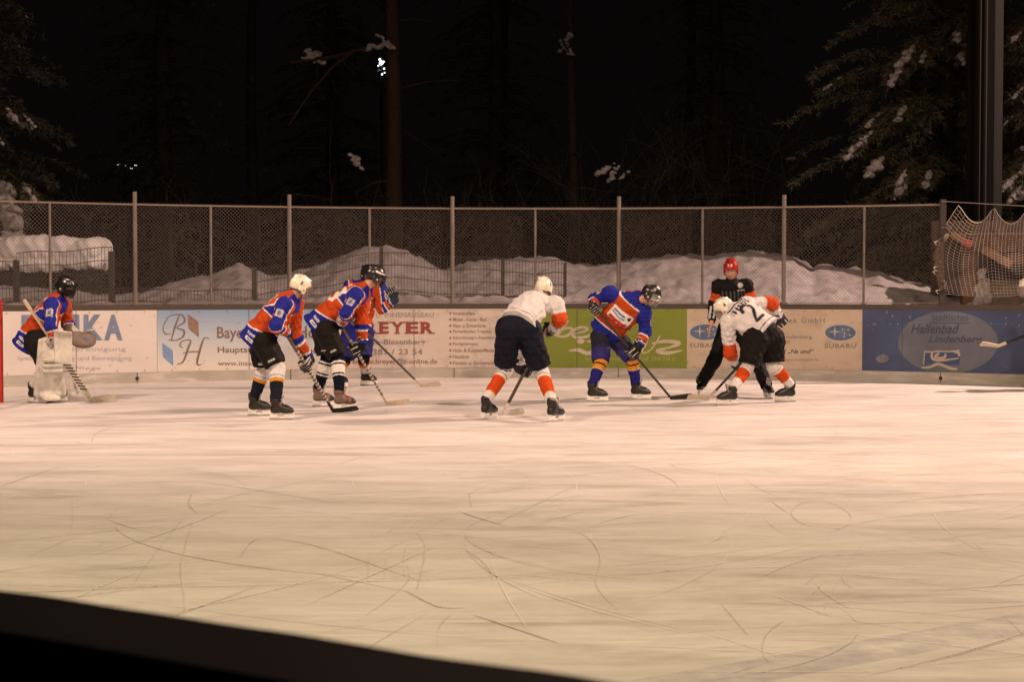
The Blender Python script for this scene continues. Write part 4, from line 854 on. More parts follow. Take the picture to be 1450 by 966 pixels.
def make_person(label, spec, st):
    """spec: joints in world space; st: how the person is dressed"""
    Z = Vector((0, 0, 1)); J = {k: Vector(v) for k, v in spec.items() if k in ('pel', 'neck', 'head', 'shR', 'shL', 'elR', 'elL', 'hipR', 'hipL', 'knR', 'knL')}
    base = (Vector(spec['footR'][0]) + Vector(spec['footL'][0])) / 2; base.z = 0
    root = empty('person', base, label, 'person', st.get('group'))
    t = (J['neck'] - J['pel']).normalized(); wv = (J['shL'] - J['shR']); wv = (wv - t * wv.dot(t)).normalized(); fr = wv.cross(t)
    if fr.dot(unit(spec['face'])) < 0 and spec.get('chkface', True): fr = -fr
    L = (J['neck'] - J['pel']).length
    # feet
    ank = {}
    for s in 'RL':
        a, d = make_skate(root, spec['foot' + s], st['boot'], st.get('laces', (.6, .6, .58)), st.get('boot_accent')); ank[s] = (a, d)
    # hands
    H = {}
    for s in 'RL':
        c, sd, kind = spec['grip'][s]; g = 1.35 if st['gloves'] else 1.0
        arm = Vector(c) - J['sh' + s]
        el = J.get('el' + s)
        if el is None:
            el = ik(J['sh' + s], Vector(c) , .29, .29, spec.get('pole' + s, -fr + Vector((0, 0, -.6))))
            J['el' + s] = el
        arm = Vector(c) - el
        nrm = spec.get('n' + s, fr * .4 + t * .6)
        H[s] = (hand_pts if kind == 'grip' else open_pts)(c, sd, arm, g, nrm)
    # --- body: one continuous figure
    f = unit(spec['face']); u = t * .3 + Z * .7 if 'hup' not in spec else Vector(spec['hup']); u = (u - f * u.dot(f)).normalized(); r = f.cross(u)
    hc = J['head']; pts = [J[k] for k in ('pel', 'neck', 'head', 'shR', 'shL', 'elR', 'elL', 'hipR', 'hipL', 'knR', 'knL')] + [H[s]['w'] for s in 'RL'] + [spec['footR'][0], spec['footL'][0], hc + u * .12]
    F = Field(*bounds(pts, .16), .0095)
    mid = J['pel'].lerp(J['neck'], .45); ch = J['neck'] - t * .13
    F.cone(J['pel'], mid, .105, .095, .04, wv, 1.25); F.cone(mid, ch, .095, .095, .04, wv, 1.3)
    F.cone(J['shR'], J['shL'], .062, .062, .04); F.cone(J['neck'] - t * .05, hc - u * .07 - f * .015, .062, .058, .03)
    F.cone(J['hipR'], J['hipL'], .11, .11, .05)
    for s in 'RL':
        F.cone(J['sh' + s], J['el' + s], .055, .042, .03); F.cone(J['el' + s], H[s]['w'], .043, .029, .02)
        hand_field(F, H[s], 1.0 if not st['gloves'] else 1.2)
        F.cone(J['hip' + s], J['kn' + s], .088, .06, .04); a, d = ank[s]
        F.cone(J['kn' + s], a + Z * .04, .056, .038, .03); F.cone(a + Z * .04, a - Z * .04, .038, .034, .02); F.cone(a - Z * .05, a + d * .14 - Z * .055, .032, .026, .02)
    F.ell(hc, r, f, u, (.074, .094, .105), .02); F.ell(hc + f * .03 - u * .07, r, f, u, (.054, .062, .05), .03)
    F.cone(hc + f * .09 + u * .005, hc + f * .113 - u * .030, .008, .013, .01)
    for q in (-1, 1):
        F.ell(hc + r * q * .076 - u * .012 - f * .005, r, f, u, (.010, .020, .032), .005)
        F.ell(hc + r * q * .03 + f * .094 + u * .005, r, f, u, (.016, .012, .010), .006, mode='s')
    F.cone(hc + f * .093 - u * .060 - r * .018, hc + f * .093 - u * .060 + r * .018, .007, .007, .006)
    hair = st.get('hair', (.03, .02, .012))
    def paint(V):
        a, b, c_ = local(V, hc, r, f, u); col = np.tile(SKN, (len(V), 1)); near = (a * a + b * b + c_ * c_) < .03
        col[near & ((c_ > .06) | ((b < -.015) & (c_ > -.055) & (np.abs(a) > .0)))] = hair
        for q in (-1, 1):
            e = np.hypot(a - q * .03, c_ - .005); m = near & (b > .06)
            col[m & (e < .013)] = (.6, .55, .5); col[m & (e < .0065)] = (.02, .015, .01); col[m & (np.abs(a - q * .031) < .018) & (np.abs(c_ - .026) < .005)] = hair
        col[near & (b > .08) & (np.abs(c_ + .060) < .008) & (np.abs(a) < .024)] = (.42, .14, .10)
        return col
    field_obj('body', F, skinM, root, paint)
    # --- trousers or padded shorts
    F = Field(*bounds([J['pel'], J['knR'], J['knL'], J['hipR'], J['hipL']] + ([ank['R'][0], ank['L'][0]] if st.get('long') else []), .2), .0115)
    fold = (.0045, 17, st.get('seed', 1)); pr = st.get('pants_r', .158)
    F.cone(J['pel'] + t * .13, J['pel'] - t * .0, .125, .135, .06, wv, 1.25, fold=fold)
    if st.get('long'):
        F.cone(J['hipR'], J['hipL'], .115, .115, .05, fold=fold)
        for s in 'RL':
            a = ank[s][0]; dn = (a - J['kn' + s]).normalized()
            F.cone(J['hip' + s], J['kn' + s], .118, .092, .04, fold=(.006, 22, 2)); F.cone(J['kn' + s], a, .090, .082, .04, cuts=[(a + dn * .012, dn)], fold=(.006, 26, 3))
    else:
        F.cone(J['hipR'], J['hipL'], pr - .012, pr - .012, .05, fold=fold)
        for s in 'RL':
            k = J['kn' + s]; dn = (k - J['hip' + s]).normalized(); cut = k - dn * st.get('hem', .03)
            F.cone(J['hip' + s], k, pr, pr * .84, .035, cuts=[(cut, dn)], fold=(.008, 21, 4 + st.get('seed', 1)))
    pc = st['pants']
    def paintp(V):
        col = np.tile(pc, (len(V), 1))
        if st.get('pants_faded'):
            z = V[:, 2]; k = np.clip((z - st['pants_faded'][0]) / .12, 0, 1)[:, None]; col = np.array(st['pants_faded'][1]) * (1 - k) + col * k
        if st.get('pants_mark'):
            for s in 'RL':
                k = J['kn' + s]; dn = (k - J['hip' + s]).normalized(); p = k - dn * .09
                a_, b_ = local(V, p, dn, unit(st['pants_mark'])); lat = dn.cross(unit(st['pants_mark'])); c_, = local(V, p, lat)
                col[(np.abs(a_) < .008) & (b_ > .03) & (np.abs(c_) < .04)] = (.55, .55, .52)
        return col
    field_obj('hockey_pants' if not st.get('long') else 'trousers', F, nylon, root, paintp)
    # --- socks over shin pads
    if not st.get('long'):
        for s in 'RL':
            k = J['kn' + s]; a, d = ank[s]; up = (J['hip' + s] - k).normalized(); dn = (a - k).normalized(); low = a + Z * .045
            F = Field(*bounds([k + up * .14, low], .12), .0095)
            F.cone(k + up * .13, k, .078, .074, .03, cuts=[(k + up * .12, up)]); F.cone(k + d * .018, low, .077, .062, .03, cuts=[(low, dn)], fold=(.0035, 34, 5))
            F.cone(k.lerp(low, .2) - d * .025, k.lerp(low, .55) - d * .018, .058, .05, .03); F.ell(k + d * .03 - Z * .02, d.cross(Z), d, Z, (.055, .06, .075), .02)
            ax = (low - k); Lk = ax.length; ax = ax.normalized()
            def paints(V, k=k, ax=ax, Lk=Lk):
                tt, = local(V, k, ax); tt = tt / Lk; col = np.tile(st['socks'][0][1], (len(V), 1)).astype(float)
                for t0, cc in st['socks']: col[tt > t0] = cc
                return col
            field_obj('hockey_sock', F, knit, root, paints)
    # --- jersey
    hem = spec.get('hem', .09)
    F = Field(*bounds([J[k] for k in ('pel', 'neck', 'shR', 'shL', 'elR', 'elL')] + [H[s]['w'] for s in 'RL'], .24), .0105)
    hc_cut = [(J['pel'] - t * hem + (-fr) * spec.get('hemtilt', 0), -t + fr * 0)]
    sr = st.get('slim', 1.0); fo = (.0095, 17, st.get('seed', 1) + .5)
    F.cone(J['pel'] - t * (hem + .06), mid, .198 * sr, .160 * sr, .05, wv, 1.17, cuts=hc_cut, fold=fo); F.cone(mid, ch, .160 * sr, .142 * sr, .05, wv, 1.32, fold=fo)
    F.cone(J['shR'] - t * .01, J['shL'] - t * .01, .092 * sr, .092 * sr, .05, fold=(.004, 20, 2)); F.cone(J['neck'] - t * .08, J['neck'] + t * .015, .095, .068, .04)
    for s in 'RL':
        wr = H[s]['w']; ad = (wr - J['el' + s]).normalized(); cut = wr - ad * .02
        F.cone(J['sh' + s], J['el' + s], .093 * sr, .077 * sr, .045, fold=(.0095, 30, 3 + st.get('seed', 1))); F.cone(J['el' + s], cut, .078 * sr, .061 * sr, .035, cuts=[(cut, ad)], fold=(.008, 38, 6))
    def paintj(V):
        P = (V[:, 0], V[:, 1], V[:, 2]); ds = []; ts = []
        for a, b, ra, rb, ws in ((J['pel'] - t * hem, J['neck'], .17, .13, 1.25), (J['shR'], J['elR'], .09, .08, 1), (J['elR'], H['R']['w'], .08, .06, 1), (J['shL'], J['elL'], .09, .08, 1), (J['elL'], H['L']['w'], .08, .06, 1)):
            d, tt = seg(P, a, b, ra, rb, wv if ws > 1 else None, ws); ds.append(d); ts.append(tt)
        idn = np.argmin(np.stack(ds), 0); T = np.stack(ts)
        lat, up_, fo_ = local(V, J['pel'], wv, t, fr)
        out = {}
        for s, k in (('R', 1), ('L', 3)):
            m = J['el' + s]; out[k] = local(V, m, wv * (1 if s == 'L' else -1))[0]
        return st['jersey'](dict(V=V, id=idn, T=T, lat=lat, up=up_, fr=fo_, L=L, hem=hem, J=J, wv=wv, t=t, f=fr, n=len(V)))
    field_obj(st.get('top', 'jersey'), F, fabric, root, paintj)
    # --- gloves
    if st['gloves']:
        for s in 'RL':
            if st.get('nogloves', '') and s in st['nogloves']: continue
            h = H[s]; c = Vector(spec['grip'][s][0]); ad = (h['w'] - J['el' + s]).normalized()
            F = Field(*bounds([c, h['w'] - ad * .1] + [q for x in h['f'] for q in x], .09), .0075)
            hand_field(F, h, 1.55, .0165, .006)
            F.cone(h['w'] + ad * .02, h['w'] - ad * .10, .045, .066, .02, h['s'], 1.12, cuts=[(h['w'] - ad * .105, -ad)])
            F.cone(h['p'][0], h['p'][1], .030, .028, .02, h['s'], 1.9)
            for i in range(3):
                q = h['p'][0] + h['n'] * .032 + h['e'] * (.03 * i + .0); F.cone(q - h['s'] * .03, q + h['s'] * .03, .013, .013, .006)
            gc = st['gloves']; tr = st.get('glove_trim', (.55, .55, .53))
            def paintg(V, h=h, ad=ad, c=c):
                a_, = local(V, h['w'], -ad); e_, n_, s_ = local(V, c, h['e'], h['n'], h['s']); col = np.tile(gc, (len(V), 1)).astype(float)
                col[(np.abs(a_ - .04) < .007)] = tr; col[a_ > .094] = tr
                col[(n_ > .055) & (np.abs(np.abs(s_) - .032) < .006) & (e_ > -.04)] = tr
                col[(e_ > .045) & (np.abs(((s_ / .031) + 10.0) % 1.0 - .0) < .16)] = tr
                return col
            field_obj('glove', F, gloveM, root, paintg)
    # --- helmet
    F = Field(*bounds([hc - f * .15 - u * .1 - r * .12, hc + f * .15 + u * .16 + r * .12, hc - r * .12, hc + r * .12], .04), .0072)
    hcol = st['helmet']; dn = (f * .105 - u * .22).normalized()
    F.ell(hc + u * .018 - f * .004, r, f, u, (.098, .128, .114), .01, cuts=[(hc + f * .11 + u * .038, dn)])
    F.ell(hc + u * .095 - f * .02, r, f, u, (.05, .095, .042), .02)
    for q in (-1, 1):
        F.ell(hc + r * q * .088 - u * .035 - f * .012, r, f, u, (.016, .048, .046), .012)
        F.cone(hc + r * q * .045 + u * .105 + f * .07, hc + r * q * .05 + u * .105 - f * .09, .012, .012, .012)
    if st.get('mask'):
        F.ell(hc + f * .028 - u * .045, r, f, u, (.090, .108, .090), .02, cuts=[(hc - u * .02, u)])
        F.ell(hc - u * .03 - f * .02, r, f, u, (.098, .112, .10), .02, cuts=[(hc + f * .03, f)])
    def painth(V):
        a, b, c_ = local(V, hc, r, f, u); col = np.tile(hcol, (len(V), 1)).astype(float)
        vent = (c_ > .06) & (np.abs(np.abs(a) - .026) < .006) & (np.abs(np.abs(b) - .045) < .022)
        col[vent] = (.02, .02, .02)
        col[(np.abs(a) > .06) & (np.abs(b + .05) < .010) & (np.abs(c_ - .045) < .022)] = (.02, .02, .02)
        col[(np.abs(a) > .075) & (np.hypot(b + .0, c_ + .03) < .012)] = (.04, .04, .04) if hcol[0] > .3 else (.5, .5, .48)
        if hcol[0] > .3: col[(c_ < -.045) & (b < -.02)] = (.04, .04, .045)
        if st.get('hstripe') is not None:
            q = st['hstripe']; m = (np.abs(c_ - (.055 - .15 * (b))) < .012) & (b > -.03); col[m] = q
        if st.get('hpatch') is not None: col[(np.abs(a) < .045) & (c_ > .08) & (np.abs(b - .045) < .022)] = st['hpatch']
        return col
    hel = field_obj('helmet', F, shellM, root, painth)
    m = MB()
    for q in (-1, 1): m.tube([hc + r * q * .085 - u * .06 + f * .0, hc + r * q * .06 - u * .11 + f * .03, hc - u * .128 + f * .045], .005, 5)
    m.build('chin_strap', mat('strap_black', (.02, .02, .02), .7), hel)
    if st.get('cage'):
        m = MB(); cc = st['cage']; rad = .128
        def arc(z, a0, a1, n=14, rr=None):
            R_ = rr or rad; return [hc + r * math.sin(a) * R_ * .82 + f * (math.cos(a) * R_ + .012) + u * z for a in [a0 + (a1 - a0) * i / n for i in range(n + 1)]]
        for i in range(9): m.tube(arc(.035 - .018 * i, -1.35, 1.35, rr=rad - .003 * max(0, i - 4)), st.get('bar', .0032), 5)
        for i in range(10):
            a = -1.2 + .267 * i; m.tube([hc + r * math.sin(a) * rad * .82 + f * (math.cos(a) * rad + .012) + u * .04, hc + r * math.sin(a) * rad * .83 + f * (math.cos(a) * rad + .014) - u * .04, hc + r * math.sin(a) * (rad - .016) * .8 + f * (math.cos(a) * (rad - .016) + .012) - u * .11], .0026, 5)
        m.build('face_cage', mat('cage_%d' % int(cc[0] * 100), cc, .3, .8), hel)
    if st.get('visor'):
        m = MB(); n = 16; vs = []; fs = []
        for i in range(n + 1):
            a = -1.35 + 2.7 * i / n
            for z, rr in ((.045, .126), (-.035, .130)):
                for o in (0, .003): vs.append(hc + r * math.sin(a) * (rr + o) * .82 + f * (math.cos(a) * (rr + o) + .01) + u * z)
        for i in range(n):
            b = i * 4; fs += [(b, b + 4, b + 6, b + 2), (b + 1, b + 3, b + 7, b + 5), (b, b + 1, b + 5, b + 4), (b + 2, b + 6, b + 7, b + 3)]
        m.add(vs, fs); vm = mat('visor_plastic', (.5, .5, .5), .08)
        vm.node_tree.nodes['Principled BSDF'].inputs['Transmission Weight'].default_value = .8; m.build('visor', vm, hel, True)
    return root, J, H

# jersey patterns ---------------------------------------------------
def j_redblue(num='2', patch=None, front=None, hemw=.285, yoke=.83, blue=False):
    def fn(q):
        n = q['n']; col = np.tile(ORG, (n, 1)).astype(float); L = q['L']; s = (q['up'] + q['hem']) / (L + q['hem']); lat, frv = q['lat'], q['fr']
        tor = q['id'] == 0
        def reg(mask, c): col[mask] = c
        shd = (np.abs(lat) - .165 + .25 * np.clip(.72 - s, 0, 1)); sdm = tor & ((frv < .03) if front else (frv < 9)); reg(sdm & (s > .60) & (shd > -.014) & (frv > -.16), WHT); reg(sdm & (s > .62) & (shd > 0), BLU)
        yk = s - (yoke - .35 * np.clip(frv, -.1, .1)); reg(tor & (yk > -.025) & (frv > .01), WHT); reg(tor & (yk > 0) & (frv > .01), BLU)
        hm = s - (hemw + .07 * frv / .15); reg(tor & (hm < .022), WHT); reg(tor & (hm < 0), BLU)
        # maker's mark and badge on the hem
        for sg in (-1, 1):
            a = frv; reg(tor & (np.abs(s - .085) < .024) & (np.abs(a + .03) < .055) & (lat * sg > .1), WHT); reg(tor & (np.abs(s - .085) < .011) & (np.abs(a + .03) < .035) & (lat * sg > .1), (.10, .10, .2))
            reg(tor & (np.abs(s - .165) < .02) & (np.abs(a + .05) < .055) & (lat * sg > .1) & (np.sin(a * 260) > -.45), WHT)
        bk = tor & (frv < -.03)
        if num: stamp(col, -lat, q['up'], num, 0, L * .56, .23, WHT, bk, .045)
        reg(bk & (np.abs(q['up'] - L * .85) < .026) & (np.abs(lat) < .12) & (np.sin(lat * 150) > -.35), WHT)
        ft = tor & (frv > .03)
        if front:
            reg(ft & (np.abs(q['up'] - L * .50) < .085) & (np.abs(lat) < .155), WHT)
            reg(ft & (np.abs(q['up'] - L * .40) < .020) & (np.abs(lat) < .135), (.4, .03, .03))
            reg(ft & (np.abs(q['up'] - L * .555) < .012) & (lat < .05) & (lat > -.13), (.10, .14, .35)); reg(ft & (np.abs(q['up'] - L * .50) < .008) & (np.abs(lat + .03) < .10), (.10, .14, .35))
            reg(ft & (np.hypot(q['up'] - L * .56, lat - .11) < .025), (.03, .02, .02))
        for k, s_ in ((1, 'R'), (3, 'L')):
            m = q['id'] == k; T = q['T'][k]; el = q['J']['el' + s_]; sh = q['J']['sh' + s_]; V = q['V']
            ax = (el - sh).normalized(); o = q['wv'] * (1 if s_ == 'L' else -1) * .9 + Vector((0, 0, .5)); o = (o - ax * o.dot(ax)).normalized(); p = ax.cross(o)
            a_, b_ = local(V, sh, o, p); inner = a_ - .018 + (1 if blue else 0)
            reg(m, BLU); reg(m & (inner < .012), WHT); reg(m & (inner < 0), ORG)
            reg(m & (np.abs(T - .50) < .17) & (np.abs(b_) < .045) & (a_ > 0), (.45, .44, .44)); reg(m & (np.abs(T - .50) < .10) & (np.abs(b_) < .02) & (a_ > 0), (.12, .12, .25))
            m = q['id'] == k + 1; T = q['T'][k + 1]
            reg(m, BLU); reg(m & (T > .28), WHT); reg(m & (T > .36), ORG); reg(m & (T > .70), WHT); reg(m & (T > .77), BLU)
        return col
    return fn
def j_white(num=None, name=False):
    def fn(q):
        n = q['n']; col = np.tile((.60, .585, .60), (n, 1)).astype(float); L = q['L']; lat, frv = q['lat'], q['fr']; tor = q['id'] == 0
        bk = tor & (frv < .0)
        if num: stamp(col, -lat, q['up'], num, 0, L * .50, .27, (.02, .02, .03), bk)
        if name: col[bk & (np.abs(q['up'] - L * .82) < .036) & (np.abs(lat) < .17) & (np.sin(lat * 120) + .5 * np.sin(q['up'] * 160 + lat * 60) > -.3)] = (.03, .03, .04)
        else: col[bk & (np.abs(q['up'] - L * .90) < .018) & (np.abs(lat) < .05)] = (.03, .02, .03)
        for k in (1, 3):
            m = q['id'] == k; T = q['T'][k]; col[m & (T > .70)] = ORG2
            m = q['id'] == k + 1; T = q['T'][k + 1]; col[m & (T < .30)] = ORG2; col[m & (np.abs(T - .34) < .02)] = (.03, .03, .04); col[m & (T > .93)] = (.03, .03, .04)
        s = (q['up'] + q['hem']) / (L + q['hem']); col[tor & (np.abs(s - .09) < .010)] = (.04, .04, .05); col[tor & (np.abs(s - .955) < .02)] = (.03, .025, .03)
        return col
    return fn
def j_referee():
    def fn(q):
        n = q['n']; col = np.tile(BLK, (n, 1)).astype(float); L = q['L']; lat, frv = q['lat'], q['fr']; tor = q['id'] == 0; ft = tor & (frv > 0)
        low = (q['up'] < L * .80) & (frv > -.05) & (np.abs(lat) < .16)
        col[tor & low & (np.sin(lat * 125) > .3)] = (.06, .06, .062)
        col[ft & (np.hypot(lat - .10, q['up'] - L * .90) < .035)] = (.42, .42, .44); col[ft & (np.abs(lat - .11) < .05) & (np.abs(q['up'] - L * .80) < .006)] = (.45, .45, .45)
        V = q['V']
        for k, s_ in ((1, 'R'), (3, 'L')):
            m = q['id'] == k; T = q['T'][k]; col[m & (T > .36) & (T < .70)] = ORG2
            m = q['id'] == k + 1; T = q['T'][k + 1]; el = q['J']['el' + s_]; ax = (q['J']['el' + s_] - q['J']['sh' + s_]).normalized(); p = ax.cross(Vector((0, 1, 0))).normalized()
            a_, = local(V, el, p); col[m & (np.sin(a_ * 120) > .1)] = (.5, .5, .5); col[m & (T < .12)] = BLK; col[m & (T > .85)] = BLK
        return col
    return fn

# ------------------------------------------------------------------ sticks
def make_stick(label, butt, heel, toe, shaft_col, blade_col, tape_col=None, goalie=False, stripes=False, blen=.30, spiral=None):
    """butt, heel world points; toe = direction of the blade"""
    butt = Vector(butt); heel = Vector(heel); toe = unit(toe); root = empty('hockey_stick', heel, label, 'hockey stick'); ax = (butt - heel).normalized()
    side = ax.cross(toe).normalized(); upb = toe.cross(side).normalized()
    if upb.z < 0: upb = -upb
    m = MB(); start = heel + ax * .05 + upb * .02
    sc = mat('shaft_%s' % str(abs(hash(shaft_col)) % 9999), shaft_col, .35, nscale=8, namt=.2)
    if goalie:
        m.prism(start + ax * .60, butt, .026, .030, side)
    else: m.prism(start, butt, .026, .032, side)
    m.box(butt, (.036, .036, .036), (ax.to_track_quat('Z', 'Y')).to_matrix()); sh = m.build('shaft', sc, root)
    if goalie:
        p = MB(); p.prism(start - ax * .02, start + ax * .62, .028, .085, upb); p.build('paddle', mat('stick_paddle', (.6, .56, .48), .5, nscale=10, namt=.3), root)
        q = MB()
        for i in range(11):
            c = start + ax * (.12 + i * .045); q.prism(c, c + ax * .020 + toe * .012, .032, .089, upb)
        q.build('tape_stripes', mat('tape_black', (.02, .02, .02), .8), root)
    bm_ = MB(); n = 12; vs = []; Lb = blen; hb = .095 if goalie else .066
    for i in range(n + 1):
        x = i / n; cv = side * (.035 * x * x); bot = upb * (.0 + .012 * max(0, x - .75) * 4 * (x - .75)); hh = hb * (.72 + .35 * min(1, x * 1.4)) * (1 if x < .88 else math.sqrt(max(0.05, 1 - ((x - .88) / .125) ** 2)))
        if x < .12: hh = .05 + (hh - .05) * x / .12
        c = heel - upb * 0 + toe * (x * Lb - .01) + cv + upb * 0
        mid_ = .5 * hb * .0
        lo = c + bot * 1 + (upb * (hb - hh) * .12 if x > .88 else Vector()); th = side * .007
        vs += [lo - th, lo + th, lo + upb * hh + th * .8, lo + upb * hh - th * .8]
    fs = [(0, 1, 2, 3), tuple(n * 4 + k for k in (3, 2, 1, 0))]
    for i in range(n):
        b = i * 4
        for k in range(4): fs.append((b + k, b + 4 + k, b + 4 + (k + 1) % 4, b + (k + 1) % 4))
    bm_.add(vs, fs); bm_.prism(heel + upb * .02, start + ax * .08, .026, .036, side)
    bm_.build('blade', mat('stickblade_%s' % str(abs(hash(blade_col)) % 9999), blade_col, .7, nscale=25, namt=.25), root)
    t_ = MB(); t_.prism(butt - ax * .005, butt - ax * .13, .034, .038, side); t_.build('grip_tape', mat('grip_%s' % str(abs(hash(tape_col or 0)) % 9999), tape_col or (.5, .48, .44), .9), root)
    if spiral:
        q = MB(); 
        for i in range(16):
            c = start + ax * (.12 + i * .05); q.prism(c, c + ax * .02, .030, .036, side)
        q.build('tape_stripes', mat('tape_spiral', spiral, .8), root)
    d = (butt - heel).length
    return lambda fr: (heel + (butt - heel) * fr), ax
# ------------------------------------------------------------------ the players, left to right
def foot(px, py, yaw):
    g = ground(px, py); return ((g.x, g.y, 0), R(yaw))
def heelpt(px, py):
    g = ground(px, py, .004); return g

# ---- player in the white helmet, far left of the skaters
gA, axA = make_stick('hockey stick with black taped blade held by the player in the plain white helmet', at(399, 463, 18.75), heelpt(472, 584), (1, .05, 0), (.10, .085, .06), (.012, .012, .013), (.4, .38, .34), spiral=(.45, .42, .38))
Y = 18.75
make_person('crouching player in plain white helmet and red and blue jersey, above the black taped blade', dict(
    pel=at(371, 472, Y + .05), neck=at(412, 420, Y - .02), head=at(425, 406, Y), face=(.72, .62, -.35), shR=at(404, 433, Y - .21), shL=at(418, 431, Y + .2),
    hipR=at(375, 486, Y - .08), hipL=at(370, 484, Y + .14), knR=at(392, 522, Y - .12), knL=at(374, 522, Y + .22), elR=at(392, 462, Y - .3),
    footR=foot(399, 595, -4), footL=foot(368, 589.5, -2), hem=.15, nR=(0, -1, .4), nL=(.6, -.5, .4),
    grip={'R': (gA(.97), axA, 'grip'), 'L': (gA(.56), axA, 'grip')}),
    dict(boot=(.014, .010, .008), gloves=BLK, helmet=CRM, pants=(.009, .0075, .007), pants_mark=(0, -1, 0), pants_r=.140, jersey=j_redblue('2'), cage=(.3, .3, .3), seed=1.3, hem=.04,
         socks=[(-9, (.62, .60, .60)), (.26, (.25, .28, .5)), (.30, (.62, .60, .60)), (.36, GLD), (.47, (.012, .013, .025))]))

# ---- player in navy socks
gB, axB = make_stick('hockey stick with pale blade held by the player in the black helmet and navy socks', at(478, 452, 20.2), heelpt(548, 574), (1, .12, 0), (.16, .13, .08), (.55, .47, .36), (.6, .58, .5), spiral=(.05, .04, .03))
Y = 20.25
make_person('leaning player in striped black helmet, red and blue jersey and white banded navy socks', dict(
    pel=at(456, 456, Y), neck=at(515, 407, Y - .02), head=at(531, 391, Y), face=(.85, .42, -.25), shR=at(505, 419, Y - .21), shL=at(514, 417, Y + .2),
    hipR=at(462, 468, Y - .12), hipL=at(457, 466, Y + .12), knR=at(478, 508, Y - .16), knL=at(463, 506, Y + .12), elR=at(490, 444, Y - .30), elL=at(512, 458, Y + .06),
    footR=foot(488, 581, -3), footL=foot(458, 576.5, -2), hem=.13, nR=(0, -1, .4), nL=(.6, -.5, .4),
    grip={'R': (gB(.965), axB, 'grip'), 'L': (gB(.66), axB, 'grip')}),
    dict(boot=(.16, .12, .09), boot_accent=(.22, .03, .02), laces=(.6, .6, .58), gloves=BLK, helmet=(.015, .015, .017), hstripe=(.6, .6, .58), pants=(.009, .0075, .007), pants_mark=(0, -1, 0), pants_r=.142,
         jersey=j_redblue('53'), cage=(.02, .02, .02), bar=.0055, seed=2.1, hem=.03,
         socks=[(-9, NVY), (.14, WHT), (.19, NVY), (.24, WHT), (.48, NVY), (.53, WHT), (.57, NVY)]))

# ---- waving player behind
gC, axC = make_stick('long dark hockey stick with pale blade held by the player waving behind the others', at(500, 452, 24.0), heelpt(596, 548), (1, .05, 0), (.05, .055, .06), (.50, .43, .33), (.03, .03, .03))
Y = 24.3
hC = at(555, 419, Y - .25)
make_person('red and blue player raising one dark glove behind the leaning player in navy socks', dict(
    pel=at(507, 462, Y), neck=at(515, 402, Y - .03), head=at(521, 388, Y - .05), face=(.6, -.75, -.1), shR=at(496, 405, Y - .02), shL=at(538, 408, Y - .06),
    hipR=at(499, 470, Y), hipL=at(514, 470, Y), knR=at(488, 510, Y - .1), knL=at(514, 508, Y - .1), elL=at(541, 437, Y - .2),
    footR=foot(484, 549, -50), footL=foot(522, 546.5, -25), hem=.24, nR=(0, -1, .4), nL=(.3, 1, .2),
    grip={'R': (gC(.97), axC, 'grip'), 'L': (hC, (.7, 0, .3), 'open')}),
    dict(boot=(.012, .010, .009), gloves=(.02, .03, .045), helmet=(.015, .015, .017), pants=(.02, .02, .14), jersey=j_redblue(None, front=True), cage=(.02, .02, .02), bar=.0055, seed=3.3, hem=.03,
         socks=[(-9, BLK), (.12, (.35, .02, .02)), (.27, GLD), (.46, (.62, .6, .6)), (.50, (.62, .6, .6))]))

# ---- white player seen from behind
gD, axD = make_stick('hockey stick with thin brown shaft held low by the white jerseyed player seen from behind', at(776, 463, 19.35), heelpt(712.5, 588), (.9, .45, 0), (.10, .075, .05), (.55, .52, .48), (.5, .48, .44))
Y = 18.75
make_person('white jerseyed player seen from behind, bent over in cream helmet and navy shorts', dict(
    pel=at(734, 457, Y), neck=at(762, 420, Y + .42), head=at(770, 409, Y + .55), face=(.25, .9, -.25), shL=at(744, 431, Y + .40), shR=at(787, 431, Y + .30),
    hipL=at(720, 466, Y), hipR=at(748, 468, Y), knL=at(715, 524, Y + .12), knR=at(766, 526, Y + .10), elR=at(793, 452, Y + .25),
    footL=foot(693, 594, 55), footR=foot(787, 597.5, 50), hem=.045, nR=(1, .3, .4), nL=(-.6, -.5, .4),
    grip={'R': (gD(.97), axD, 'grip'), 'L': (gD(.50), axD, 'grip')}),
    dict(boot=(.010, .009, .010), gloves=(.015, .016, .022), helmet=CRM, pants=NVY, pants_r=.148, jersey=j_white(), cage=(.3, .3, .3), seed=4.2, hem=.05,
         socks=[(-9, (.62, .60, .60)), (.22, (.15, .17, .25)), (.25, (.62, .60, .60)), (.30, (.72, .4, .2)), (.33, ORG2), (.80, (.72, .4, .2)), (.83, (.62, .60, .60))]))

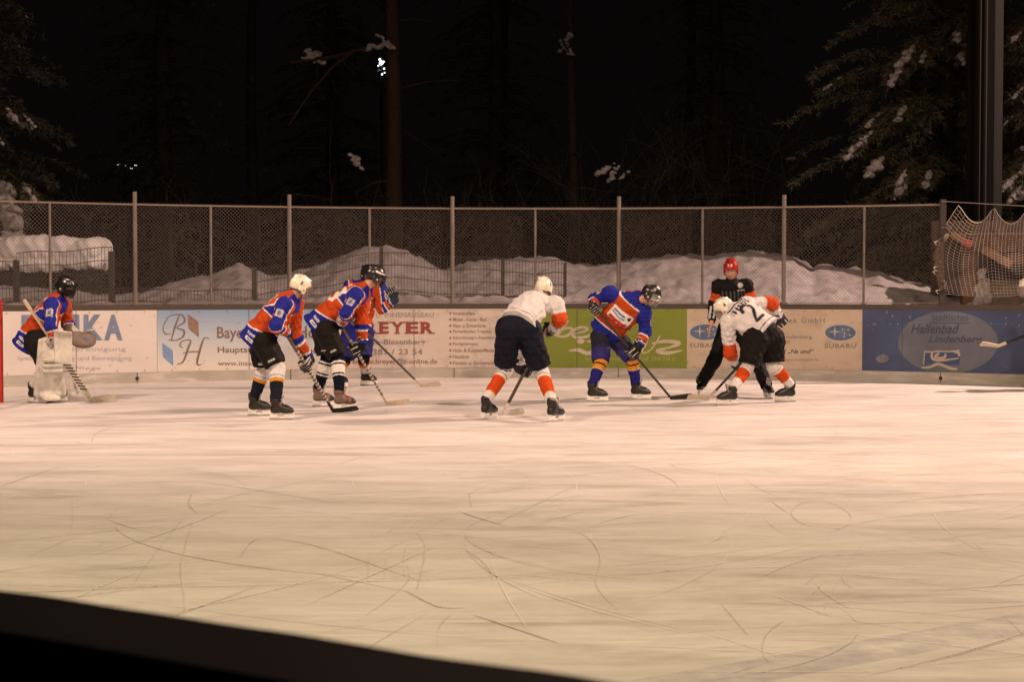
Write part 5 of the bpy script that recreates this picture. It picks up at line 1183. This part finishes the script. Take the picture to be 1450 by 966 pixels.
# ---- centre in black helmet
gE, axE = make_stick('black hockey stick with long black blade held by the player in orange fronted jersey', at(838, 430, 21.25), heelpt(950, 566), (1, .03, 0), (.02, .02, .022), (.012, .012, .013), (.25, .25, .25))
Y = 21.62
make_person('bending player in black helmet, with white chest patch and gold banded blue socks', dict(
    pel=at(859, 468, Y), neck=at(902, 419, Y - .22), head=at(922, 417, Y - .28), face=(.85, -.25, -.5), shR=at(864, 415, Y - .20), shL=at(912, 443, Y - .20),
    hipR=at(851, 478, Y - .05), hipL=at(871, 477, Y + .08), knR=at(851, 510, Y - .2), knL=at(894, 506, Y - .12), elR=at(842, 424, Y - .10), elL=at(914, 470, Y - .12),
    footR=foot(846, 569.5, -12), footL=foot(907, 566.5, -12), hem=.06, nR=(-.5, -1, .2), nL=(.5, -.6, .4),
    grip={'R': (gE(.95), axE, 'grip'), 'L': (gE(.50), axE, 'grip')}),
    dict(boot=(.012, .010, .009), gloves=BLK, helmet=(.018, .018, .016), hpatch=(.6, .6, .58), pants=(.018, .018, .035), pants_faded=(.62, (.03, .027, .17)), pants_r=.135, jersey=j_redblue(None, front=True, hemw=.14, yoke=.90, blue=True), cage=(.3, .3, .28), visor=True, seed=5.4, hem=-.02,
         socks=[(-9, (.024, .022, .19)), (.06, GLD), (.20, (.05, .01, .02)), (.26, GLD), (.42, (.6, .5, .35)), (.45, (.02, .018, .16))]))

# ---- white player at the faceoff
gF, axF = make_stick('black shafted hockey stick with pale blade held by the player wearing number two', at(1110, 449, 21.55), heelpt(1004, 566), (-1, -.02, 0), (.02, .02, .02), (.42, .36, .28), (.03, .03, .03))
Y = 21.0
make_person('white jerseyed player with black number two on the back, bent low before the referee', dict(
    pel=at(1083, 468, Y), neck=at(1037, 436, Y + .16), head=at(1025, 436, Y + .22), face=(-.85, .35, -.6), hup=(-.5, -.1, .8), shL=at(1030, 456, Y + .02), shR=at(1056, 431, Y + .22),
    hipL=at(1070, 480, Y - .05), hipR=at(1093, 480, Y + .12), knL=at(1059, 521, Y - .12), knR=at(1096, 518, Y + .10), elR=at(1093, 429, Y + .35), elL=at(1034, 500, Y + .1),
    footL=foot(1030, 574.5, 188), footR=foot(1112, 569.5, 184), hem=.03, nR=(1, -.4, .4), nL=(-.6, -.5, .4), chkface=False,
    grip={'R': (gF(.96), axF, 'grip'), 'L': (gF(.40), axF, 'grip')}),
    dict(boot=(.009, .008, .008), gloves=(.015, .016, .022), helmet=CRM, pants=(.007, .006, .006), pants_r=.16, jersey=j_white('2', True), cage=(.3, .3, .3), seed=6.5, hem=.04,
         socks=[(-9, (.62, .60, .60)), (.12, (.25, .26, .3)), (.15, (.62, .60, .60)), (.22, (.72, .4, .2)), (.24, ORG2), (.68, (.62, .60, .60))]))

# ---- referee
Y = 22.4
hR = at(1005.5, 464, Y - .15); hL = at(1058, 452, Y - .35)
make_person('referee in red helmet and black shirt with orange armbands, looking down at the faceoff', dict(
    pel=at(1039, 462, Y), neck=at(1036, 397, Y - .10), head=at(1035, 381, Y - .16), face=(-.18, -.85, -.42), shR=at(1017, 404, Y - .08), shL=at(1057, 403, Y - .08),
    hipR=at(1029, 468, Y), hipL=at(1049, 468, Y), knR=at(1011, 512, Y - .12), knL=at(1073, 514, Y - .12), elR=at(1010, 435, Y - .02), elL=at(1066, 433, Y - .06),
    footR=foot(992, 560, -105), footL=foot(1088, 564.5, -75), hem=.02, nR=(-1, .2, .2), nL=(1, -.5, .2),
    grip={'R': (hR, (0, .8, .2), 'open'), 'L': (hL, (.5, 0, .7), 'open')}),
    dict(boot=(.009, .008, .008), gloves=None, helmet=(.30, .014, .010), long=True, pants=(.006, .006, .0065), jersey=j_referee(), visor=False, seed=7.1, slim=.86, top='referee_shirt'))

# ---- skater at the right edge
gG, axG = make_stick('hockey stick with pale blade held off the ice by the player at the right edge', at(1512, 454, 23.5), at(1412, 492, 23.9), (-1, .0, .17), (.03, .03, .03), (.60, .52, .42), (.03, .03, .03), blen=.27)
Y = 23.6
make_person('partly hidden player at the right edge, white helmet, stick held off the ice', dict(
    pel=at(1486, 472, Y), neck=at(1468, 422, Y - .03), head=at(1455, 407, Y - .05), face=(-.9, -.2, -.25), shL=at(1472, 433, Y - .21), shR=at(1470, 430, Y + .2),
    hipL=at(1485, 478, Y - .1), hipR=at(1485, 478, Y + .12), knL=at(1474, 513, Y - .12), knR=at(1480, 512, Y + .14),
    footL=foot(1482, 553.5, 184), footR=foot(1500, 551, 184), nR=(0, -1, .4), nL=(0, -1, .4),
    grip={'R': (gG(.93), axG, 'grip'), 'L': (gG(.50), axG, 'grip')}),
    dict(boot=(.012, .010, .009), gloves=(.03, .03, .02), glove_trim=(.45, .42, .03), helmet=CRM, pants=NVY, jersey=j_white(), cage=(.3, .3, .3), seed=8.3,
         socks=[(-9, (.62, .60, .60)), (.33, ORG2), (.8, (.62, .60, .60))]))

# ---- goalkeeper
gK, axK = make_stick('goalkeeper stick with white paddle wrapped in striped black tape', at(35, 426, 20.75), heelpt(129, 570), (1, .02, 0), (.55, .45, .30), (.50, .46, .38), (.5, .42, .3), goalie=True, blen=.32)
Y = 21.15
rootK, JK, HK = make_person('goalkeeper in black mask, red and blue jersey and worn white leg pads', dict(
    pel=at(49, 474, Y + .05), neck=at(84, 421, Y - .04), head=at(93, 406, Y - .05), face=(.92, -.3, -.3), shR=at(74, 432, Y - .22), shL=at(90, 431, Y + .2),
    hipR=at(52, 484, Y - .1), hipL=at(54, 484, Y + .14), knR=at(70, 520, Y - .18), knL=at(84, 520, Y + .22), elR=at(72, 462, Y - .36), elL=at(96, 458, Y + .28),
    footR=foot(53, 571, -18), footL=foot(80, 570, 0), hem=.20, nR=(.2, -1, .1), nL=(1, -.2, .3),
    grip={'R': (gK(.60) + Vector((0, -.0, 0)), axK, 'grip'), 'L': (at(110, 478, Y + .1), (0, .8, .5), 'open')}),
    dict(boot=(.009, .008, .008), gloves=(.3, .29, .27), helmet=(.008, .008, .009), mask=True, pants=(.010, .010, .011), jersey=j_redblue('5'), cage=(.02, .02, .02), bar=.0055, seed=9.2, hem=.02,
         socks=[(-9, (.5, .5, .48))]))
# leg pads
def leg_pad(kn, top, ankle, wdir, side):
    kn = Vector(kn); top = Vector(top); ankle = Vector(ankle); wd = unit(wdir); dn = (ankle - top).normalized(); nm = wd.cross(dn).normalized()
    if nm.dot(Vector(side)) < 0: nm = -nm
    F = Field(*bounds([top, ankle - Vector((0, 0, .06)), kn], .26), .011); flr = [(Vector((0, 0, .035)), Vector((0, 0, -1)))]
    F.cone(top, kn, .045, .06, .03, wd, 2.1); F.cone(kn, ankle, .055, .062, .03, wd, 2.9, cuts=flr); F.cone(ankle, ankle + nm * .12 - Vector((0, 0, .03)), .06, .05, .03, wd, 2.3, cuts=flr)
    for s in (-1, 1): F.cone(top + wd * s * .10 + nm * .02, ankle + wd * s * .17 + nm * .03, .028, .034, .02, cuts=flr)
    for i in range(3):
        q = kn + (kn - top) * 0 + dn * (-.10 + .07 * i) + nm * .055; F.cone(q - wd * .10, q + wd * .10, .026, .026, .012)
    def pp(V):
        a, b, c_ = local(V, kn, wd, dn, nm); col = np.tile((.58, .565, .53), (len(V), 1)); return col
    p = field_obj('leg_pad', F, padM, rootK); m = MB()
    for i in range(4):
        q = kn + dn * (.02 + .11 * i) - nm * .05; m.tube([q - wd * .12, q - nm * .09, q + wd * .12], .012, 6)
    m.build('pad_strap', mat('strap_black', (.02, .02, .02), .7), p)
Z = Vector((0, 0, 1))
aR = ground(70, 571) + Z * .12; leg_pad(at(73, 520, Y - .26), at(68, 482, Y - .26), Vector((aR.x, aR.y, .12)), (.85, .53, 0), (.5, -.85, 0))
aL = ground(90, 568.5) + Z * .12; leg_pad(at(90, 520, Y + .22), at(84, 482, Y + .18), Vector((aL.x, aL.y, .12)), (.75, .66, 0), (.66, -.75, 0))
# blocker board on the stick hand
c = at(89.5, 492, Y - .62); bw = unit((.97, .25, 0)); bn = unit((.25, -.97, .05)); bu = unit(bw.cross(bn)) 
if bu.z < 0: bu = -bu
F = Field(*bounds([c], .32), .010)
def fn(P):
    a = (P[0] - c.x) * bw.x + (P[1] - c.y) * bw.y; n_ = (P[0] - c.x) * bn.x + (P[1] - c.y) * bn.y + (P[2] - c.z) * bn.z; z = (P[2] - c.z) + a * .12
    q = np.stack([np.abs(a) - .088, np.abs(z) - .185, np.abs(n_ - 2.2 * np.clip(z - .1, 0, 1) ** 1.5) - .018]); return np.linalg.norm(np.maximum(q, 0), axis=0) + np.minimum(q.max(0), 0) - .018
F.add(fn, npv(c) - .25, npv(c) + .25, .01); field_obj('blocker', F, padM, rootK)
# catching glove
c = at(118, 481, Y + .02); d1 = unit((.95, -.15, .22)); d2 = unit((.1, -.8, .6)); d3 = d1.cross(d2)
F = Field(*bounds([c], .30), .010)
F.ell(c, d1, d2, d3, (.155, .080, .115), .01, cuts=[(c + Z * .085, (.0, .0, 1)), (c + d1 * .13, d1)]); F.ell(c + d1 * .05 - d2 * .0 + d3 * .05 + Vector((0, -.075, .03)), d1, d2, d3, (.075, .06, .06), .01, mode='s')
F.cone(at(98, 466, Y + .02), at(108, 476, Y + .05), .07, .08, .03)
F.cone(c - d1 * .10 + Z * .07, c + d1 * .15 + Z * .095, .02, .018, .01)
def pp(V):
    a, b, z = local(V, c + Vector((0, -.05, .04)) + d1 * .05, d1, unit((0, -1, 0)), Z); col = np.tile((.17, .135, .115), (len(V), 1)); m = (np.hypot(a - .02, z) < .055) & (b > -.02); col[m] = (.16, .16, .22); col[(z > .055) & (a > -.15)] = (.42, .40, .37)
    return col
field_obj('catching_glove', F, gloveM, rootK, pp)
